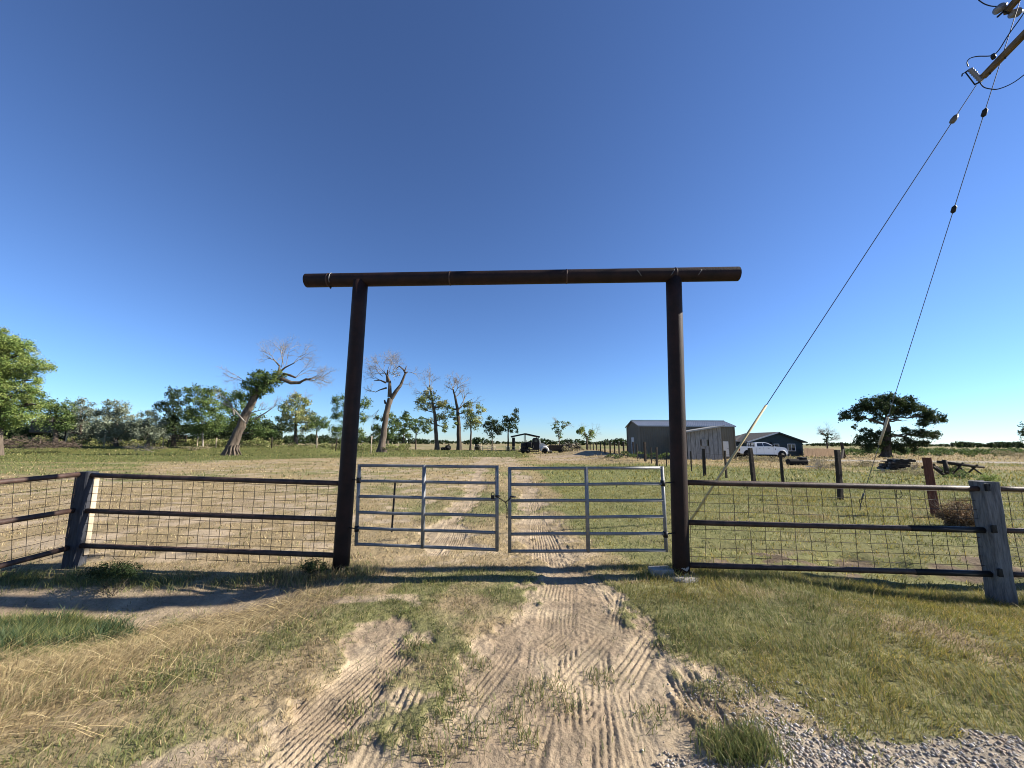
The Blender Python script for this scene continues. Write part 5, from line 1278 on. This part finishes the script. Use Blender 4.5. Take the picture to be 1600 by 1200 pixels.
def implement():
    D = 92.0; g = gz(at(695, 700, D).x, D); X = lambda px: at(px, 700, D).x; Z = lambda py: at(695, py, D).z
    r = empty('farm_implement', (X(696), D, g), 'small dark wheeled farm implement between the two cottonwood trunks', 'implement')
    for x, rr in ((692, .38), (696.5, .32), (700, .62)):
        for s in (-1, 1): wheel(r, (X(x), D + s * .6, g + rr), rr, .2)
    MB().tube([(X(686), D, g + .55), (X(692), D, g + .6), (X(699), D, g + .75)], .09, 8).build('drawbar', BLACKM, r); MB().box((X(699), D, g + .95), (.9, .9, .5), .2, jit=.05).build('hopper', BLACKM, r)
    MB().tube([(X(698), D, g + 1.1), (X(702.5), D, g + 1.45)], .06, 6).build('lever', BLACKM, r); MB().box((X(701.5), D - .1, g + 1.4), (.5, .5, .1), .1).build('seat', BLACKM, r)
    r = empty('round_bale', (X(747), 96, g), 'weathered round hay bale beyond the pale pole fence', 'bale')
    MB().lathe((X(747) * 96 / 92, 96, g + .72), (.3, 1, 0), [(-.75, .1), (-.75, .66), (-.7, .76), (.7, .76), (.75, .66), (.75, .1)], 24).build('bale', mat('old_hay', (.13, .11, .075), .95, 0, var=.35, scale=6, bump=.6, bscale=20), r)
    MB().lathe((X(747) * 96 / 92 - .23, 95.22, g + .72), (.3, 1, 0), [(-.02, .02), (-.02, .5), (.03, .5)], 20).build('bale_core', mat('dark_hay', (.06, .05, .035), .95, 0, var=.35, scale=6), r)
    # pale pole fence
    r = empty('pole_fence', (X(770), 88, g), 'short pale pole fence with thin posts left of the drive end', 'fence'); X8 = lambda px: at(px, 700, 88).x
    ps = (741.5, 751, 754, 762.5, 768, 771.5, 774.5)
    for i, x in enumerate(ps): MB().tube([(X8(x), 88 + (i % 2) * .4, g - .2), (X8(x + rnd.uniform(-.6, .6)), 88 + (i % 2) * .4, g + rnd.uniform(1.0, 1.6))], [.09, .07], 7).build('post', WOODPALE, r)
    for a, b, z in ((741, 762, 1.0), (754, 775, .55), (762, 775, .95)): MB().tube([(X8(a), 88, g + z), (X8(b), 88, g + z + .05)], .05, 6).build('pole', WOODPALE, r)
    r = empty('pole_fence', (X8(800), 86, g), 'pale rail fence with two rails right of the drive end by the shed', 'fence'); X8 = lambda px: at(px, 700, 86).x
    for x in (791, 796, 804.5, 811): MB().tube([(X8(x), 86, g - .2), (X8(x), 86, g + 1.15)], [.09, .07], 7).build('post', WOODPALE, r)
    for z in (.5, 1.0): MB().tube([(X8(789), 86, g + z), (X8(814), 86, g + z - .1)], .06, 6).build('rail', WOODPALE, r)
implement()
# ------------------------------------------------------------------ things in the right hand field
def trough():
    D = 36.0; a = at(1231, 722.5, D); b = at(1259, 722.5, D); g = gz(a.x, D)
    r = empty('black_culvert', ((a.x + b.x) / 2, D, g), 'low black ribbed tube lying in dry grass below the house', 'culvert'); m = MB(); L = b.x - a.x; R0 = .30
    prof = []
    for i in range(41): prof.append((L * i / 40, R0 + (.03 if i % 2 else -.02)))
    m.lathe((a.x, D, g + .26), (1, -.05, 0), prof, 18); m.build('tube', RUBBER, r)
    MB().box((b.x - .25, D + .05, g + .36), (.5, .62, .72), 0, jit=.03).build('end_block', RUBBER, r)
    d = gp(1262, 731); MB_ = MB().beam(d + Vector((-.1, 0, .12)), d + Vector((.55, -.15, .1)), .2, .06); o = MB_.build('white_board', mat('white_plank', (.6, .58, .54), .8, 0, var=.1, scale=4)); tag(o, 'small white plank lying in dry weeds right of the black tube', 'plank')
trough()
def lumber():
    D = 28.5; g = gz(at(1400, 730, D).x, D); X = lambda px: at(px, 725, D).x; Z = lambda py: at(1400, py, D).z
    r = empty('timber_stack', (X(1402), D, g), 'stepped stack of dark timbers with a pale board on top', 'timber stack')
    rows = ((1384, 1406, 732, 4), (1386, 1411, 727.5, 4), (1388, 1414, 723.5, 3), (1394, 1418, 719.6, 3))
    for x0, x1, y, n in rows:
        for i in range(n):
            c = Vector(((X(x0) + X(x1)) / 2 + rnd.uniform(-.1, .1), D - .4 + i * .32, Z(y)))
            MB().box(c, (X(x1) - X(x0) + rnd.uniform(-.15, .15), .2, .15), rnd.uniform(-.06, .06), jit=.01).build('timber', WOODGREY if i % 2 else WOODDARK, r)  # alternate timbers in paler wood to suggest sunlit top lines
        for s in (.2, .75):
            MB().box((lerp(X(x0), X(x1), s), D + .1, Z(y) + .10), (.12, 1.4, .06)).build('spacer', WOODDARK, r)
    MB().box(((X(1396) + X(1420)) / 2, D, Z(717.6)), (X(1420) - X(1396), .9, .05), .03, jit=.008).build('top_board', WOODPALE, r)
    for p, s in (((1417, 725), .2), ((1422, 727), .15), ((1379, 734), .14)):
        MB().box(at(p[0], p[1], D - .2), (s * 2, s, s), .4, jit=.03).build('pale_block', WOODPALE, r)
lumber()
def sawbuck():
    D = 25.5; X = lambda px: at(px, 725, D).x; Z = lambda py: at(1500, py, D).z; g = gz(X(1500), D)
    r = empty('log_rail_on_trestles', (X(1500), D, g), 'long dark rail resting on crossed leg trestles in the right field', 'trestle')
    MB().tube([(X(1471), D + .2, Z(722.2)), (X(1500), D, Z(725.5)), (X(1530.5), D - .2, Z(729.5))], [.10, .095, .08], 8).build('rail', WOODDARK, r)
    for c, t in ((1498, 722.5), (1520, 725.5)):
        for s in (-1, 1): 
            MB().tube([(X(c - s * .8), D + s * .25, Z(t)), (X(c + s * 4.2), D - s * .35, g - .05)], .05, 6).build('leg', WOODDARK, r)
    MB().tube([(X(1479), D + .1, Z(719)), (X(1477.5), D, g)], .12, 7).build('post', WOODDARK, r)
    D2 = 22.5; X = lambda px: at(px, 725, D2).x; g = gz(X(1460), D2)
    r = empty('fallen_timbers', (X(1462), D2, g), 'broken dark timbers lying behind the reddish fence post', 'timber')
    for a, b in (((1440, 731), (1461, 725.5)), ((1456, 728), (1475, 742)), ((1472, 741), (1481, 738)), ((1462, 729), (1472, 737))):
        MB().beam(at(*a, D2 + .2), at(*b, D2 - .2), .11, .12, jit=.015).build('timber', WOODDARK, r)
sawbuck()
def shrub(name, label, px, py, rx, ry, Y, kind, dens=.8, size=.6, cat='shrub', group=None, twig=True):
    b = at(px, py + ry, Y); b.z = gz(b.x, b.y); r = empty(name, b, label, cat, group); s = mpp(Y); R = random.Random(int(px)); m = MB()
    for k in range(16): twigs(m, b + Vector((R.uniform(-.3, .3) * rx * s, R.uniform(-.3, .3) * rx * s, 0)), Vector((R.uniform(-1, 1), R.uniform(-1, 1), R.uniform(.5, 1.2))), ry * s * 1.5, (.004 if Y < 10 else .006 + .0004 * Y), 2, R, .6, 3)
    m.build('stems', TWIG if kind in ('dry', 'brown') else BARKDARK, r)
    leaves('foliage', [(px, py, rx, ry, 0), (px - rx * .4, py + ry * .3, rx * .6, ry * .6, 0), (px + rx * .4, py + ry * .35, rx * .6, ry * .5, 0)], Y, kind, r, dens, size, int(px)); return r
shrub('tumbleweed', 'round brown tumbleweed resting behind the grey fence post', 1503, 804, 26, 22, 9.2, 'brown', 1.6, .32)
shrub('weed_clump', 'green weed heap growing over the trestle rail', 1487, 730, 14, 10, 26.5, 'mid', .6, .7)
shrub('weed_clump', 'flattened dark green weeds in front of the trestle legs', 1500, 743, 24, 5, 23.0, 'mid', .6, .7)
shrub('weed_clump', 'bright green weeds behind the top of the grey fence post', 1545, 748, 14, 8, 14, 'bright', .7, .5)
shrub('dry_weed_clump', 'pale dry weed clump behind the lumber stack', 1425, 722, 10, 5, 30, 'dry', .5, .6)
shrub('dark_weed_clump', 'dark weed clump in the hollow in front of the left fence', 180, 892, 34, 9, 5.62, 'dark', 1.0, .22)
shrub('dark_weed_clump', 'dark weeds growing at the foot of the left gate post', 490, 884, 22, 8, 5.85, 'dark', .8, .22)
shrub('brown_brush_clump', 'brown brush heap in the dry field right of the black tube', 1282, 733, 20, 7, 30, 'dry', .5, .5)
def slash(name, label, x0, x1, y0, y1, Y, n, m_, r0, seed):
    R = random.Random(seed); b = at((x0 + x1) / 2, y1, Y); b.z = gz(b.x, b.y); r = empty(name, b, label, 'branch pile'); s = mpp(Y)
    m = MB()
    for k in range(n):
        px = R.uniform(x0, x1); f = 1 - abs((px - x0) / (x1 - x0) - .5) * 1.2; py = R.uniform(y1 - (y1 - y0) * f, y1)
        twigs(m, at(px, py, Y + R.uniform(-1, 1)), Vector((R.uniform(-1, 1), R.uniform(-.6, .6), R.uniform(-.2, .25))), R.uniform(.6, 1.3), r0 * .75, 1, R, .6, 3)
    m.build('branches', m_, r)
BROWNB = mat('brown_brush', (.105, .078, .06), .95, 0, var=.35, scale=4)
slash('brush_heap', 'reddish brown brush heap by the left edge beyond the lawn', -20, 72, 684, 699, 55, 150, BROWNB, .06, 1)
slash('brush_heap', 'flat reddish brown brush heap right of the taller one', 70, 122, 690, 698.5, 56, 70, BROWNB, .06, 2)
slash('fallen_branches', 'bleached white fallen branches lying on the lawn', 206, 242, 696, 703, 52, 26, TWIG, .05, 3)
slash('dry_branch_heap', 'grey dry branch heap in front of the silvery olive trees', 178, 225, 686, 697, 60, 14, TWIG, .02, 4)
# far pasture fence on the left
def far_fence():
    D = 63; r = empty('pasture_fence', at(260, 697, D), 'far fence of scattered wooden posts beyond the left lawn', 'fence')
    for x, yt, yb, mm in ((103, 673, 685, WOODDARK), (105.5, 672, 684, WOODPALE), (166, 675, 687, WOODPALE), (241, 675, 690, WOODPALE), (243.5, 678, 690, WOODDARK), (257, 677, 689, WOODPALE), (265, 679, 691, WOODDARK), (310, 682, 694, WOODPALE), (339, 684, 697, WOODPALE), (426, 683, 693, WOODDARK), (496, 684, 692, WOODPALE), (526, 684, 695, WOODDARK), (581, 681, 700, WOODPALE)):
        t = at(x, yt, D); MB().tube([(t.x, D, gz(t.x, D) - .2), (t.x + rnd.uniform(-.08, .08), D, t.z)], .085, 7).build('post', mm, r)
    a = at(103, 676, D); b = at(600, 686, D)
    for dz in (0, -.35): MB().tube([a + Vector((0, 0, dz)), (a + b) / 2 + Vector((0, 0, dz - .1)), b + Vector((0, 0, dz))], .012, 4, cap=False).build('wire', WIREM, r)
    D = 62.0; r = empty('pole_gate_panel', at(279, 690, D), 'dark slatted panel leaning in the far fence before the wood', 'panel')
    for i in range(5): 
        z = at(279, 689.5 - i * 2.1, D).z; MB().beam((at(266, 685, D).x, D, z), (at(292, 685, D).x, D, z), .08, .13).build('slat', WOODDARK, r)
    for x in (266.5, 279, 291.5): MB().beam((at(x, 685, D).x, D - .09, at(x, 690, D).z), (at(x, 685, D).x, D - .09, at(x, 680, D).z), .1, .1).build('upright', WOODDARK, r)
far_fence()
def far_house():
    D = 74; r = empty('far_ranch_house', at(76, 676, D), 'low dark roofed house mostly hidden by the left trees', 'house'); X = lambda p: at(p, 660, D).x; Z = lambda p: at(70, p, D).z
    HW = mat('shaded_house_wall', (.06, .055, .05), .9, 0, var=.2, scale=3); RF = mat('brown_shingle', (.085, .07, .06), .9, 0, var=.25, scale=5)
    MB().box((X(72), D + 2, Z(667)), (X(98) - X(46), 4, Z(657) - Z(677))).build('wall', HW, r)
    m = MB(); m.add([(X(42), D - .4, Z(658.5)), (X(102), D - .4, Z(658.5)), (X(96), D + 2, Z(650)), (X(52), D + 2, Z(650)), (X(102), D + 4.4, Z(658.5)), (X(42), D + 4.4, Z(658.5))], [(0, 1, 2, 3), (2, 4, 5, 3), (0, 3, 5), (1, 4, 2)]); m.build('roof', RF, r)
    MB().box((X(51), D - .45, Z(657.5)), (X(59) - X(43), .06, .14)).build('fascia', mat('pale_fascia_board', (.5, .48, .45), .8, 0, var=.1, scale=3), r)
    for x in (70, 73): MB().box((X(x), D - .05, Z(662)), (.14, .08, .55)).build('window_frame', CONC, r)
far_house()
